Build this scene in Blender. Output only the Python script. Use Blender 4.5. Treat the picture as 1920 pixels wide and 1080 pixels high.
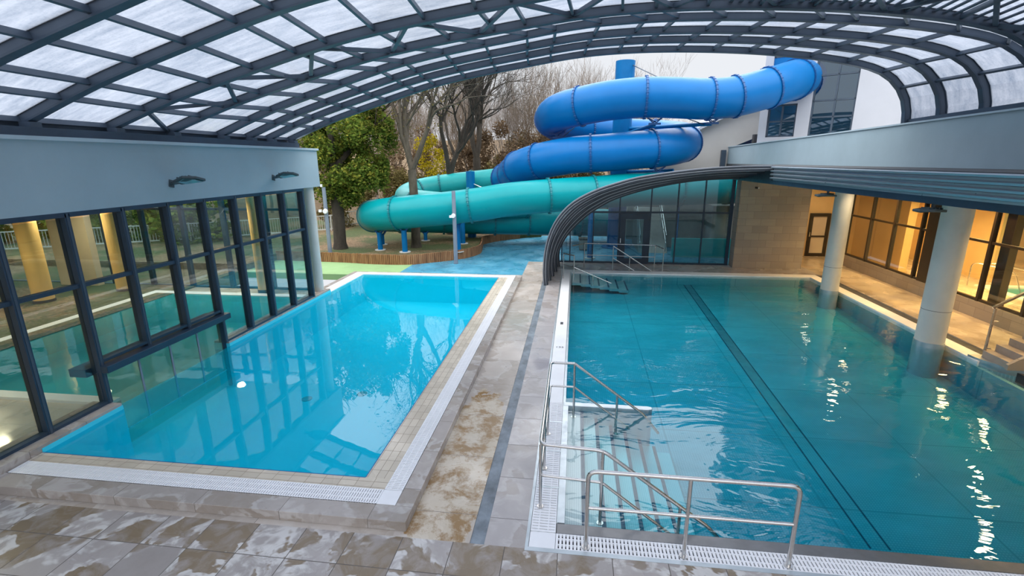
import bpy, bmesh, math, random
from mathutils import Vector, Matrix
random.seed(7)
for o in list(bpy.data.objects): bpy.data.objects.remove(o, do_unlink=True)
SC = bpy.context.scene
COL = SC.collection
# ------------------------------------------------------------------ camera
cam_d = bpy.data.cameras.new('camera'); cam_d.sensor_width = 36; cam_d.lens = 36*911.9/1920
cam_d.clip_start = .05; cam_d.clip_end = 400
cam = bpy.data.objects.new('camera', cam_d); COL.objects.link(cam)
def cam_matrix(yaw, pitch, roll, loc):
    cy, sy, cp, sp = math.cos(yaw), math.sin(yaw), math.cos(pitch), math.sin(pitch)
    f = Vector((sy*cp, cy*cp, -sp)); r = Vector((cy, -sy, 0)); u = r.cross(f)
    c, s = math.cos(roll), math.sin(roll)
    r2 = r*c+u*s; u2 = u*c-r*s
    m = Matrix((r2, u2, -f)).transposed().to_4x4(); m.translation = loc
    return m
cam.matrix_world = cam_matrix(math.radians(-7.384), math.radians(14.668), math.radians(-.383), Vector((0, 0, 4.5)))
SC.camera = cam
# ------------------------------------------------------------------ view, sky
SC.view_settings.view_transform = 'Standard'; SC.view_settings.look = 'None'
SC.view_settings.exposure = 0.27; SC.view_settings.gamma = 1; SC.view_settings.use_curve_mapping = False
W = bpy.data.worlds.new('sky'); SC.world = W; W.use_nodes = True
nt = W.node_tree; nt.nodes.clear()
wo = nt.nodes.new('ShaderNodeOutputWorld'); bg = nt.nodes.new('ShaderNodeBackground')
tc = nt.nodes.new('ShaderNodeTexCoord'); sx = nt.nodes.new('ShaderNodeSeparateXYZ'); cr = nt.nodes.new('ShaderNodeValToRGB')
nz = nt.nodes.new('ShaderNodeTexNoise'); nz.inputs['Scale'].default_value = 2.2; nz.inputs['Detail'].default_value = 4
nt.links.new(tc.outputs['Generated'], sx.inputs[0]); nt.links.new(tc.outputs['Generated'], nz.inputs['Vector'])
ma = nt.nodes.new('ShaderNodeMath'); ma.operation = 'MULTIPLY_ADD'; ma.inputs[1].default_value = .10
nt.links.new(nz.outputs[0], ma.inputs[0]); nt.links.new(sx.outputs['Z'], ma.inputs[2]); nt.links.new(ma.outputs[0], cr.inputs[0])
el = cr.color_ramp.elements
el[0].position = 0.0; el[0].color = (.93, .95, 1.0, 1)
el[1].position = 1.0; el[1].color = (1.0, 1.0, 1.0, 1)
e = el.new(.3); e.color = (.92, .95, 1.0, 1)
mr = nt.nodes.new('ShaderNodeMapRange'); mr.interpolation_type = 'SMOOTHSTEP'
mr.inputs['From Min'].default_value = .22; mr.inputs['From Max'].default_value = .58; mr.inputs['To Min'].default_value = .76; mr.inputs['To Max'].default_value = 3.3
nt.links.new(sx.outputs['Z'], mr.inputs['Value']); nt.links.new(mr.outputs[0], bg.inputs['Strength'])
nt.links.new(cr.outputs[0], bg.inputs['Color']); nt.links.new(bg.outputs[0], wo.inputs[0])

# ------------------------------------------------------------------ material helpers
class N:
    def __init__(s, name):
        s.m = bpy.data.materials.new(name); s.m.use_nodes = True; s.t = s.m.node_tree; s.t.nodes.clear()
        s.out = s.n('ShaderNodeOutputMaterial')
    def n(s, k, **kw):
        x = s.t.nodes.new(k)
        for a, b in kw.items(): setattr(x, a, b)
        return x
    def l(s, a, b): s.t.links.new(a, b)
    def pos(s): return s.n('ShaderNodeNewGeometry').outputs['Position']
    def val(s, x, inp):
        if isinstance(x, (int, float)): inp.default_value = x
        elif isinstance(x, tuple): inp.default_value = (x[0], x[1], x[2], 1)
        else: s.l(x, inp)
    def noise(s, scale, detail=4, rough=.6, vec=None, dist=0, stretch=None):
        x = s.n('ShaderNodeTexNoise'); x.inputs['Scale'].default_value = scale; x.inputs['Detail'].default_value = detail
        x.inputs['Roughness'].default_value = rough; x.inputs['Distortion'].default_value = dist
        v = vec or s.pos()
        if stretch:
            mp = s.n('ShaderNodeMapping'); mp.inputs['Scale'].default_value = stretch; s.l(v, mp.inputs[0]); v = mp.outputs[0]
        s.l(v, x.inputs['Vector']); return x.outputs[0]
    def ramp(s, f, stops):
        r = s.n('ShaderNodeValToRGB'); s.l(f, r.inputs[0]); e = r.color_ramp.elements
        while len(e) < len(stops): e.new(.5)
        for i, (p, c) in enumerate(stops):
            e[i].position = p
            if isinstance(c, (int, float)): c = (c, c, c)
            e[i].color = (c[0], c[1], c[2], 1)
        return r.outputs[0]
    def mix(s, f, a, b, mode='MIX'):
        x = s.n('ShaderNodeMix', data_type='RGBA', blend_type=mode)
        s.val(f, x.inputs[0]); s.val(a, x.inputs[6]); s.val(b, x.inputs[7]); return x.outputs[2]
    def fres(s, ior, nrm=None):
        g = s.n('ShaderNodeNewGeometry'); f = s.n('ShaderNodeFresnel')
        i = s.math('MULTIPLY_ADD', g.outputs['Backfacing'], 1/ior-ior, ior); s.l(i, f.inputs['IOR'])
        if nrm is not None: s.l(nrm, f.inputs['Normal'])
        return f.outputs[0]
    def math(s, op, a, b=0.0, c=None):
        x = s.n('ShaderNodeMath', operation=op); s.val(a, x.inputs[0]); s.val(b, x.inputs[1])
        if c is not None: s.val(c, x.inputs[2])
        return x.outputs[0]
    def bsdf(s, col, rough=.5, metal=0, bump=None, bstr=.2, bdist=.02, spec=.5):
        p = s.n('ShaderNodeBsdfPrincipled'); s.val(col, p.inputs['Base Color']); s.val(rough, p.inputs['Roughness'])
        s.val(metal, p.inputs['Metallic']); p.inputs['Specular IOR Level'].default_value = spec
        if bump is not None:
            b = s.n('ShaderNodeBump'); b.inputs['Strength'].default_value = bstr; b.inputs['Distance'].default_value = bdist
            s.l(bump, b.inputs['Height']); s.l(b.outputs[0], p.inputs['Normal'])
        return p.outputs[0]
    def fin(s, sh): s.l(sh, s.out.inputs[0]); return s.m

def paint(name, c, rough=.45, var=.12, scale=3., metal=0, bstr=.05, stretch=None, spec=.5):
    k = N(name); f = k.noise(scale, 5, .6, stretch=stretch)
    d = tuple(x*(1-var) for x in c); h = tuple(min(1, x*(1+var)) for x in c)
    col = k.ramp(f, [(.3, d), (.7, h)])
    rr = k.ramp(k.noise(scale*2.3), [(.3, rough*.85), (.7, min(1, rough*1.2))])
    return k.fin(k.bsdf(col, rr, metal, bump=k.noise(scale*14, 3), bstr=bstr, bdist=.01, spec=spec))

def tile_mat(name, size, c1, c2, grout, stain=1.0, off=(0, 0), gw=.006, ochre=None, wet=.5, rough=.38, lime=True):
    k = N(name); pos = k.pos(); sp = k.n('ShaderNodeSeparateXYZ'); k.l(pos, sp.inputs[0])
    def line(out, s, o):
        a = k.math('ADD', out, -o+1000*s); a = k.math('DIVIDE', a, s); a = k.math('FRACT', a)
        a = k.math('SUBTRACT', a, .5); a = k.math('ABSOLUTE', a); return k.math('GREATER_THAN', a, .5-gw/s)
    def cell(out, s, o):
        a = k.math('ADD', out, -o+1000*s); a = k.math('DIVIDE', a, s); return k.math('FLOOR', a)
    gx = line(sp.outputs[0], size[0], off[0]); gy = line(sp.outputs[1], size[1], off[1])
    g = k.math('MAXIMUM', gx, gy)
    cb = k.n('ShaderNodeCombineXYZ'); k.l(cell(sp.outputs[0], size[0], off[0]), cb.inputs[0]); k.l(cell(sp.outputs[1], size[1], off[1]), cb.inputs[1])
    wn = k.n('ShaderNodeTexWhiteNoise'); k.l(cb.outputs[0], wn.inputs[0])
    base = k.mix(k.ramp(k.noise(2.2, 6, .65), [(.3, 0), (.7, 1)]), c1, c2)
    base = k.mix(.35, base, k.mix(wn.outputs[0], tuple(x*.8 for x in c1), tuple(min(1, x*1.15) for x in c2)))
    # offset each tile's cloud pattern so stains break at joints
    vm = k.n('ShaderNodeVectorMath', operation='SCALE'); vm.inputs['Scale'].default_value = .35; k.l(wn.outputs['Color'], vm.inputs[0])
    va = k.n('ShaderNodeVectorMath', operation='ADD'); k.l(pos, va.inputs[0]); k.l(vm.outputs[0], va.inputs[1])
    n1 = k.noise(1.35, 4, .55, vec=va.outputs[0], dist=.5)
    n2 = k.noise(3.1, 5, .6, vec=va.outputs[0], dist=1.3)
    brown = k.math('MULTIPLY', k.math('MULTIPLY', k.ramp(n1, [(.525, 0), (.55, .95), (.8, .95)]), k.ramp(n2, [(.35, .35), (.58, 1)])), stain)
    base = k.mix(brown, base, (.19, .135, .075))
    if lime:
        lm = k.math('MULTIPLY', k.math('MULTIPLY', k.ramp(n1, [(.455, 0), (.485, .75), (.53, .85), (.55, 0)]), k.ramp(n2, [(.42, .1), (.55, 1)])), stain)
        base = k.mix(lm, base, (.62, .60, .58))
    if ochre:
        ox = k.math('ABSOLUTE', k.math('SUBTRACT', sp.outputs[0], ochre[0])); ox = k.math('DIVIDE', ox, ochre[2])
        oy = k.math('ABSOLUTE', k.math('SUBTRACT', sp.outputs[1], ochre[1])); oy = k.math('DIVIDE', oy, ochre[3])
        q = k.math('ADD', k.math('MULTIPLY', ox, ox), k.math('MULTIPLY', oy, oy))
        q = k.math('SUBTRACT', 1.25, q); q2 = k.math('ADD', q, k.math('MULTIPLY', k.noise(2.0, 7, .7, dist=.4), 1.6))
        om = k.ramp(q2, [(.95, 0), (1.35, .9)])
        om2 = k.math('MULTIPLY', om, k.ramp(k.noise(2.6, 9, .75, dist=.25), [(.45, .03), (.58, 1)]))
        base = k.mix(k.math('MULTIPLY', om, .45), base, (.62, .52, .36)); base = k.mix(om2, base, (.24, .125, .03))
    base = k.mix(g, base, grout)
    wt = k.ramp(k.noise(.9, 3, .5), [(.42, rough), (.6, rough*(1-wet)*.6)])
    rg = k.mix(g, wt, (.8, .8, .8))
    h = k.math('MULTIPLY', g, -1.0)
    return k.fin(k.bsdf(base, rg, 0, bump=h, bstr=.5, bdist=.004))

M = {}
M['white'] = paint('white grate plastic', (.80, .80, .82), .45, .04, 2)
M['white_edge'] = paint('white coping', (.82, .82, .83), .35, .05, 2)
M['wall'] = paint('blue grey render', (.315, .415, .47), .75, .06, .8, bstr=.12)
M['wall_cap'] = paint('pale zinc cap', (.42, .52, .58), .4, .05, 2)
M['bldg'] = paint('white building render', (.43, .45, .50), .8, .05, .6)
M['bldg_cream'] = paint('cream building render', (.52, .50, .47), .8, .06, .6)
M['steel_dark'] = paint('anthracite steel', (.045, .068, .10), .42, .12, 2)
M['steel_roof'] = paint('slate grey roof steel', (.065, .09, .125), .42, .12, 2)
M['frame_navy'] = paint('navy window frame', (.018, .042, .075), .35, .15, 2)
M['frame_brown'] = paint('dark bronze frame', (.035, .026, .018), .35, .15, 2)
M['stainless'] = paint('brushed stainless steel', (.62, .60, .58), .24, .08, 5, metal=1)
M['steel_lip'] = paint('dull steel lip', (.20, .20, .205), .35, .12, 4, metal=.7)
M['stainless_sheet'] = paint('stainless sheet', (.50, .55, .58), .38, .10, 4, metal=.8)
M['column'] = paint('pale concrete column', (.56, .56, .53), .6, .06, 2)
M['col_yellow'] = paint('ochre column', (.80, .52, .20), .6, .08, 1.5)  # the warm lamplight on these columns is painted into the base colour
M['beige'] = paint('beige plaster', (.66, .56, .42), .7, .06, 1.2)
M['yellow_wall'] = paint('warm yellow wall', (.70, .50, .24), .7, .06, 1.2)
M['ceiling'] = paint('ceiling', (.55, .52, .48), .8, .04, 2)
M['dark'] = paint('dark channel', (.06, .065, .07), .7, .1, 4)
M['grey_strip'] = paint('slot drain grey', (.17, .20, .23), .5, .45, 3.5, stretch=(1, .8, 1))
M['blue'] = paint('glossy blue fibreglass', (0, .135, .40), .34, .05, 1.5, spec=.22)
M['blue_post'] = paint('blue painted steel', (0, .14, .36), .4, .08, 3, spec=.25)
M['blue_flange'] = paint('dark blue flange', (.004, .075, .25), .4, .1, 6)
M['teal'] = paint('glossy teal fibreglass', (0, .27, .30), .32, .05, 1.5, spec=.22)
M['teal_pale'] = paint('weathered teal fibreglass', (.02, .36, .37), .35, .10, 1.5, spec=.3)
M['teal_flange'] = paint('dark teal flange', (.004, .17, .20), .4, .1, 6)
M['lamp_body'] = paint('floodlight body', (.05, .075, .085), .45, .1, 5)
M['lamp_glass'] = paint('floodlight glass', (.22, .38, .42), .15, .05, 5)
M['pole'] = paint('grey blue pole', (.20, .24, .30), .45, .08, 5)
M['bark'] = paint('grey brown bark', (.085, .07, .05), .95, .4, 6, bstr=.5, stretch=(1, 1, .3))
M['bark_dark'] = paint('dark bark', (.045, .036, .027), .95, .35, 6, bstr=.5, stretch=(1, 1, .3))
M['twig'] = paint('distant twigs', (.15, .11, .075), .95, .3, 4)
M['twig_pale'] = paint('distant pale twigs', (.25, .21, .18), .95, .2, 4)
M['white_plastic'] = paint('white plastic', (.8, .8, .8), .4, .03, 5)
M['concrete'] = paint('rough concrete', (.36, .34, .31), .85, .22, 1.2, bstr=.3)
M['wood_stairs'] = paint('tan stone stair', (.36, .30, .25), .6, .1, 4)
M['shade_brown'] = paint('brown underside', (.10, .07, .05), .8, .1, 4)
M['green_floor'] = paint('green rubber paving', (.26, .42, .19), .7, .08, 1.0)
M['red'] = paint('dark red panel', (.25, .03, .04), .5, .1, 4)
M['bench'] = paint('grey seat', (.20, .22, .24), .6, .1, 4)
def mk_blue_floor():
    k = N('blue rubber paving'); c = k.ramp(k.noise(.9, 6, .65), [(.28, (.035, .19, .31)), (.5, (.06, .28, .42)), (.72, (.12, .36, .49))])
    c = k.mix(k.ramp(k.noise(3, 6, .7, dist=1), [(.58, 0), (.72, .5)]), c, (.22, .22, .22))
    return k.fin(k.bsdf(c, k.ramp(k.noise(1.3), [(.4, .55), (.6, .22)]), bump=k.noise(60), bstr=.1))
M['blue_floor'] = mk_blue_floor()
M['tile_near'] = tile_mat('wet stone tiles with stains', (.635, .60), (.29, .26, .245), (.37, .335, .32), (.11, .095, .085), .9, (-.10, 4.34), .005)
M['tile_strip'] = tile_mat('beige stained strip tiles', (5, 1.28), (.40, .35, .31), (.52, .46, .41), (.22, .19, .17), .3, (-4, .2), .004, ochre=(-1.62, 6.5, .50, 2.3))
M['tile_strip2'] = tile_mat('grey pink strip tiles', (3, .85), (.36, .33, .325), (.44, .405, .395), (.16, .145, .14), .25, (-3, .2), .004, lime=True)
M['tile_plat'] = tile_mat('platform stone tiles', (1.2, .9), (.31, .275, .25), (.42, .375, .35), (.17, .15, .13), .35, (-.1, .15), .004)
M['tile_beige'] = tile_mat('cream pool edge tiles', (.245, .117), (.52, .45, .36), (.60, .53, .43), (.26, .21, .16), 0, (-.01, .02), .0035, lime=False)
M['tile_beige_y'] = tile_mat('cream pool edge tiles along', (.123, .245), (.52, .45, .36), (.60, .53, .43), (.26, .21, .16), 0, (-.01, .02), .0035, lime=False)
M['tile_hall'] = tile_mat('hall floor tiles', (.6, .6), (.50, .42, .32), (.58, .49, .38), (.30, .25, .19), .3, (0, 0), .004, lime=False, rough=.3)
def mk_stonewall():
    k = N('stone cladding'); pos = k.pos(); sp = k.n('ShaderNodeSeparateXYZ'); k.l(pos, sp.inputs[0])
    cb = k.n('ShaderNodeCombineXYZ'); k.l(k.math('ADD', sp.outputs[0], sp.outputs[1]), cb.inputs[0]); k.l(sp.outputs[2], cb.inputs[1])
    b = k.n('ShaderNodeTexBrick'); b.offset = .5; k.l(cb.outputs[0], b.inputs['Vector']); b.inputs['Scale'].default_value = 1
    b.inputs['Brick Width'].default_value = .6; b.inputs['Row Height'].default_value = .3; b.inputs['Mortar Size'].default_value = .005
    b.inputs['Color1'].default_value = (.33, .285, .23, 1); b.inputs['Color2'].default_value = (.42, .365, .295, 1); b.inputs['Mortar'].default_value = (.20, .17, .14, 1)
    c = k.mix(k.ramp(k.noise(5, 6, .6, stretch=(.4, .4, 2)), [(.3, 0), (.75, .5)]), b.outputs[0], (.30, .275, .25))
    return k.fin(k.bsdf(c, .6, bump=b.outputs['Fac'], bstr=.15))
M['stone'] = mk_stonewall()
def mk_grass():
    k = N('grass with fallen leaves')
    g = k.ramp(k.noise(9, 6, .7), [(.3, (.03, .045, .012)), (.7, (.085, .11, .03))])
    lf = k.ramp(k.noise(11, 3, .6), [(.3, (.12, .07, .035)), (.5, (.20, .12, .06)), (.75, (.40, .27, .17))])
    m = k.math('ADD', k.noise(.35, 3), k.math('MULTIPLY', k.noise(14, 3), .45))
    return k.fin(k.bsdf(k.mix(k.ramp(m, [(.68, 0), (.82, .9)]), g, lf), .9, bump=k.noise(30, 4), bstr=.6, bdist=.03))
M['grass'] = mk_grass()
def mk_hill():
    k = N('brown wooded hillside')
    g = k.ramp(k.noise(1.5, 10, .8), [(.3, (.05, .035, .02)), (.5, (.16, .105, .055)), (.7, (.27, .19, .10))])
    return k.fin(k.bsdf(g, 1, bump=k.noise(6, 8), bstr=1, bdist=.3))
M['hill'] = mk_hill()
def mk_wood():
    k = N('wooden palisade boards'); pos = k.pos(); sp = k.n('ShaderNodeSeparateXYZ'); k.l(pos, sp.inputs[0])
    c = k.ramp(k.noise(7, 5, .6, stretch=(1, 1, .15)), [(.25, (.12, .055, .025)), (.5, (.30, .14, .06)), (.75, (.42, .23, .11))])
    return k.fin(k.bsdf(c, .8))
M['wood'] = mk_wood()
def leaf_mat(name, a, b, c):
    k = N(name); oi = k.n('ShaderNodeObjectInfo')
    f = k.noise(3.5, 3, .6); col = k.ramp(f, [(.28, a), (.5, b), (.74, c)])
    d = k.n('ShaderNodeBsdfDiffuse'); k.l(col, d.inputs[0]); t = k.n('ShaderNodeBsdfTranslucent'); k.l(col, t.inputs[0])
    mx = k.n('ShaderNodeMixShader'); mx.inputs[0].default_value = .3; k.l(d.outputs[0], mx.inputs[1]); k.l(t.outputs[0], mx.inputs[2])
    return k.fin(mx.outputs[0])
M['leaf_green'] = leaf_mat('green leaves', (.04, .075, .012), (.13, .19, .035), (.42, .36, .06))
M['leaf_yellow'] = leaf_mat('yellow leaves', (.18, .15, .015), (.42, .33, .02), (.60, .45, .03))
M['leaf_brown'] = leaf_mat('brown leaves', (.07, .045, .028), (.17, .115, .07), (.27, .19, .12))
M['leaf_olive'] = leaf_mat('olive leaves', (.06, .055, .022), (.15, .125, .05), (.26, .20, .08))

def glass(name, tint=(.86, .93, .95), refl=1.0, ior=1.5, rough=0.0):
    k = N(name); tr = k.n('ShaderNodeBsdfTransparent'); k.val(tint, tr.inputs[0])
    gl = k.n('ShaderNodeBsdfGlossy'); gl.inputs['Roughness'].default_value = rough
    f = k.math('MULTIPLY', k.fres(ior), refl); f = k.math('MINIMUM', f, 1.0)
    mx = k.n('ShaderNodeMixShader'); k.l(f, mx.inputs[0]); k.l(tr.outputs[0], mx.inputs[1]); k.l(gl.outputs[0], mx.inputs[2])
    return k.fin(mx.outputs[0])
M['glass'] = glass('window glass', (.80, .88, .89), 1.8)
M['glass_facade'] = glass('facade glass', (.58, .72, .75), 1.2)
M['glass_far'] = glass('blue tinted window glass', (.30, .55, .70), 4.0)
M['glass_hall'] = glass('hall window glass', (.92, .90, .86), 1.2)
M['glass_rail'] = glass('balustrade glass', (.80, .86, .86), 1.2)
def mk_strip():
    k = N('pvc strip curtain'); tr = k.n('ShaderNodeBsdfTransparent'); tr.inputs[0].default_value = (.72, .86, .86, 1)
    d = k.n('ShaderNodeBsdfTranslucent'); d.inputs[0].default_value = (.5, .7, .7, 1)
    gl = k.n('ShaderNodeBsdfGlossy'); gl.inputs['Roughness'].default_value = .05
    m1 = k.n('ShaderNodeMixShader'); m1.inputs[0].default_value = .25; k.l(tr.outputs[0], m1.inputs[1]); k.l(d.outputs[0], m1.inputs[2])
    m2 = k.n('ShaderNodeMixShader'); k.l(k.fres(1.5), m2.inputs[0]); k.l(m1.outputs[0], m2.inputs[1]); k.l(gl.outputs[0], m2.inputs[2])
    return k.fin(m2.outputs[0])
M['strip'] = mk_strip()
def water(name, tint, bscale, bstr, ior=1.33, milk=0.0, milkcol=(0, .5, .6), stretch=None):
    k = N(name); tr = k.n('ShaderNodeBsdfTransparent'); k.val(tint, tr.inputs[0])
    h = k.noise(bscale, 4, .5, dist=.6, stretch=stretch)
    b = k.n('ShaderNodeBump'); b.inputs['Strength'].default_value = bstr; b.inputs['Distance'].default_value = .05; k.l(h, b.inputs['Height'])
    gl = k.n('ShaderNodeBsdfGlossy'); gl.inputs['Roughness'].default_value = .0; k.l(b.outputs[0], gl.inputs['Normal'])
    mx = k.n('ShaderNodeMixShader'); k.l(k.fres(ior, b.outputs[0]), mx.inputs[0])
    if milk:
        df = k.n('ShaderNodeBsdfDiffuse'); k.val(milkcol, df.inputs[0]); m0 = k.n('ShaderNodeMixShader'); m0.inputs[0].default_value = milk
        k.l(tr.outputs[0], m0.inputs[1]); k.l(df.outputs[0], m0.inputs[2]); k.l(m0.outputs[0], mx.inputs[1])
    else: k.l(tr.outputs[0], mx.inputs[1])
    k.l(gl.outputs[0], mx.inputs[2]); return k.fin(mx.outputs[0])
M['water_left'] = water('turquoise water', (.42, .93, .98), .7, .10, ior=1.42, milk=.38, milkcol=(.0, .55, .76), stretch=(1.2, .5, 1))
M['water_right'] = water('teal water', (.42, .86, .90), .9, .32, milk=.10, milkcol=(.0, .36, .44), stretch=(.7, 1.3, 1))
def mk_vol():
    m = water('teal water', (.97, 1, 1), .9, .75, ior=1.5, stretch=(.7, 1.3, 1)); t = m.node_tree
    v = t.nodes.new('ShaderNodeVolumeAbsorption'); v.inputs[0].default_value = (.05, .81, .895, 1); v.inputs['Density'].default_value = 1.15
    t.links.new(v.outputs[0], [n for n in t.nodes if n.type == 'OUTPUT_MATERIAL'][0].inputs['Volume']); return m
M['water_right'] = mk_vol()
M['water_hall'] = water('hall pool water', (.55, .90, .90), 1.2, .12, milk=.45, milkcol=(.06, .50, .52))
M['basin_left'] = paint('turquoise pool lining', (.05, .66, .82), .6, .05, .6)
M['basin_band'] = paint('blue waterline band', (.01, .12, .30), .4, .08, 3)
M['basin_hall'] = paint('hall pool lining', (.10, .55, .58), .6, .05, .6)
def mk_basin_right():
    k = N('stainless teal pool floor'); pos = k.pos(); sp = k.n('ShaderNodeSeparateXYZ'); k.l(pos, sp.inputs[0])
    a = k.math('FRACT', k.math('MULTIPLY', k.math('ADD', sp.outputs[0], 100), 1/.045)); b = k.math('FRACT', k.math('MULTIPLY', k.math('ADD', sp.outputs[1], 100), 1/.045))
    dx = k.math('ABSOLUTE', k.math('SUBTRACT', a, .5)); dy = k.math('ABSOLUTE', k.math('SUBTRACT', b, .5))
    dot = k.math('LESS_THAN', k.math('ADD', k.math('MULTIPLY', dx, dx), k.math('MULTIPLY', dy, dy)), .06)
    g = k.math('GREATER_THAN', k.math('ABSOLUTE', k.math('SUBTRACT', k.math('FRACT', k.math('DIVIDE', k.math('ADD', sp.outputs[1], 98.6), 2.0)), .5)), .493)
    g2 = k.math('GREATER_THAN', k.math('ABSOLUTE', k.math('SUBTRACT', k.math('FRACT', k.math('DIVIDE', k.math('ADD', sp.outputs[0], 99.3), 2.25)), .5)), .495)
    base = k.ramp(k.noise(.8, 5, .6, stretch=(1, 2.2, 1)), [(.3, (.17, .37, .40)), (.7, (.26, .50, .53))])
    base = k.mix(k.math('MULTIPLY', dot, .35), base, (.55, .80, .80)); base = k.mix(k.math('MAXIMUM', g, g2), base, (.155, .33, .36))
    return k.fin(k.bsdf(base, .5))
M['basin_right'] = mk_basin_right()
def mk_step_mat():
    k = N('ribbed stainless step'); pos = k.pos(); sp = k.n('ShaderNodeSeparateXYZ'); k.l(pos, sp.inputs[0])
    r = k.math('FRACT', k.math('MULTIPLY', k.math('ADD', sp.outputs[0], 50), 1/.03))
    rr = k.math('GREATER_THAN', r, .6)
    base = k.mix(k.math('MULTIPLY', rr, .35), (.56, .55, .55), (.30, .31, .33))
    return k.fin(k.bsdf(base, .4, .2))
M['step'] = mk_step_mat()
M['nosing'] = paint('dark step nosing', (.03, .055, .10), .5, .2, 8)
def mk_panel(name, base=.62, dirt=.35, stripes=False):
    k = N(name)
    st = k.ramp(k.noise(2.2, 6, .7, stretch=(.45, 2.6, 1.)), [(.35, 0), (.7, 1)])
    dr = k.ramp(k.noise(26, 3, .8), [(.45, 0), (.7, 1)])
    m = k.math('MULTIPLY', st, .7); m = k.math('ADD', m, k.math('MULTIPLY', dr, .25))
    tr = k.n('ShaderNodeBsdfTransparent'); k.l(k.mix(m, (.29, .32, .39), (.09, .12, .18)), tr.inputs[0])
    tl = k.n('ShaderNodeBsdfTranslucent'); k.l(k.mix(m, (.50, .54, .62), (.17, .22, .30)), tl.inputs[0])
    df = k.n('ShaderNodeBsdfDiffuse'); df.inputs[0].default_value = (.7, .74, .8, 1)
    m1 = k.n('ShaderNodeMixShader'); m1.inputs[0].default_value = .22; k.l(tl.outputs[0], m1.inputs[1]); k.l(df.outputs[0], m1.inputs[2])
    m2 = k.n('ShaderNodeMixShader'); m2.inputs[0].default_value = 1-base; k.l(tr.outputs[0], m2.inputs[1]); k.l(m1.outputs[0], m2.inputs[2])
    return k.fin(m2.outputs[0])
M['panel'] = mk_panel('translucent polycarbonate', .45)
M['slat'] = paint('slate slat', (.10, .12, .16), .5, .1, 3)
def emis(name, c, s):
    k = N(name); e = k.n('ShaderNodeEmission'); k.val(c, e.inputs[0]); e.inputs[1].default_value = s; return k.fin(e.outputs[0])
M['bulb_warm'] = emis('warm downlight', (1.0, .72, .36), 38)
M['bulb_white'] = emis('white downlight', (1.0, .86, .62), 20)
M['corr'] = paint('ribbed aluminium cladding', (.38, .45, .51), .32, .02, 2, metal=.6, bstr=0)
M['nest'] = paint('nested arch aluminium', (.05, .06, .075), .4, .1, 3, metal=.3)
M['nest_panel'] = paint('arch skin aluminium', (.30, .32, .36), .35, .1, 3, metal=.6)  # lighter than the frames to paint in the sky reflected along the top
M['nest_edge'] = paint('arch edge strip', (.38, .40, .43), .4, .1, 3, metal=.4)  # pale colour paints the highlight lines along the arch edges
M['sticker_blue'] = paint('blue sign', (.01, .07, .30), .4, .05, 5)
M['black'] = paint('black marking', (.03, .03, .035), .5, .05, 5)
M['bronze_roof'] = paint('roof covering', (.28, .31, .33), .8, .1, 1)

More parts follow.
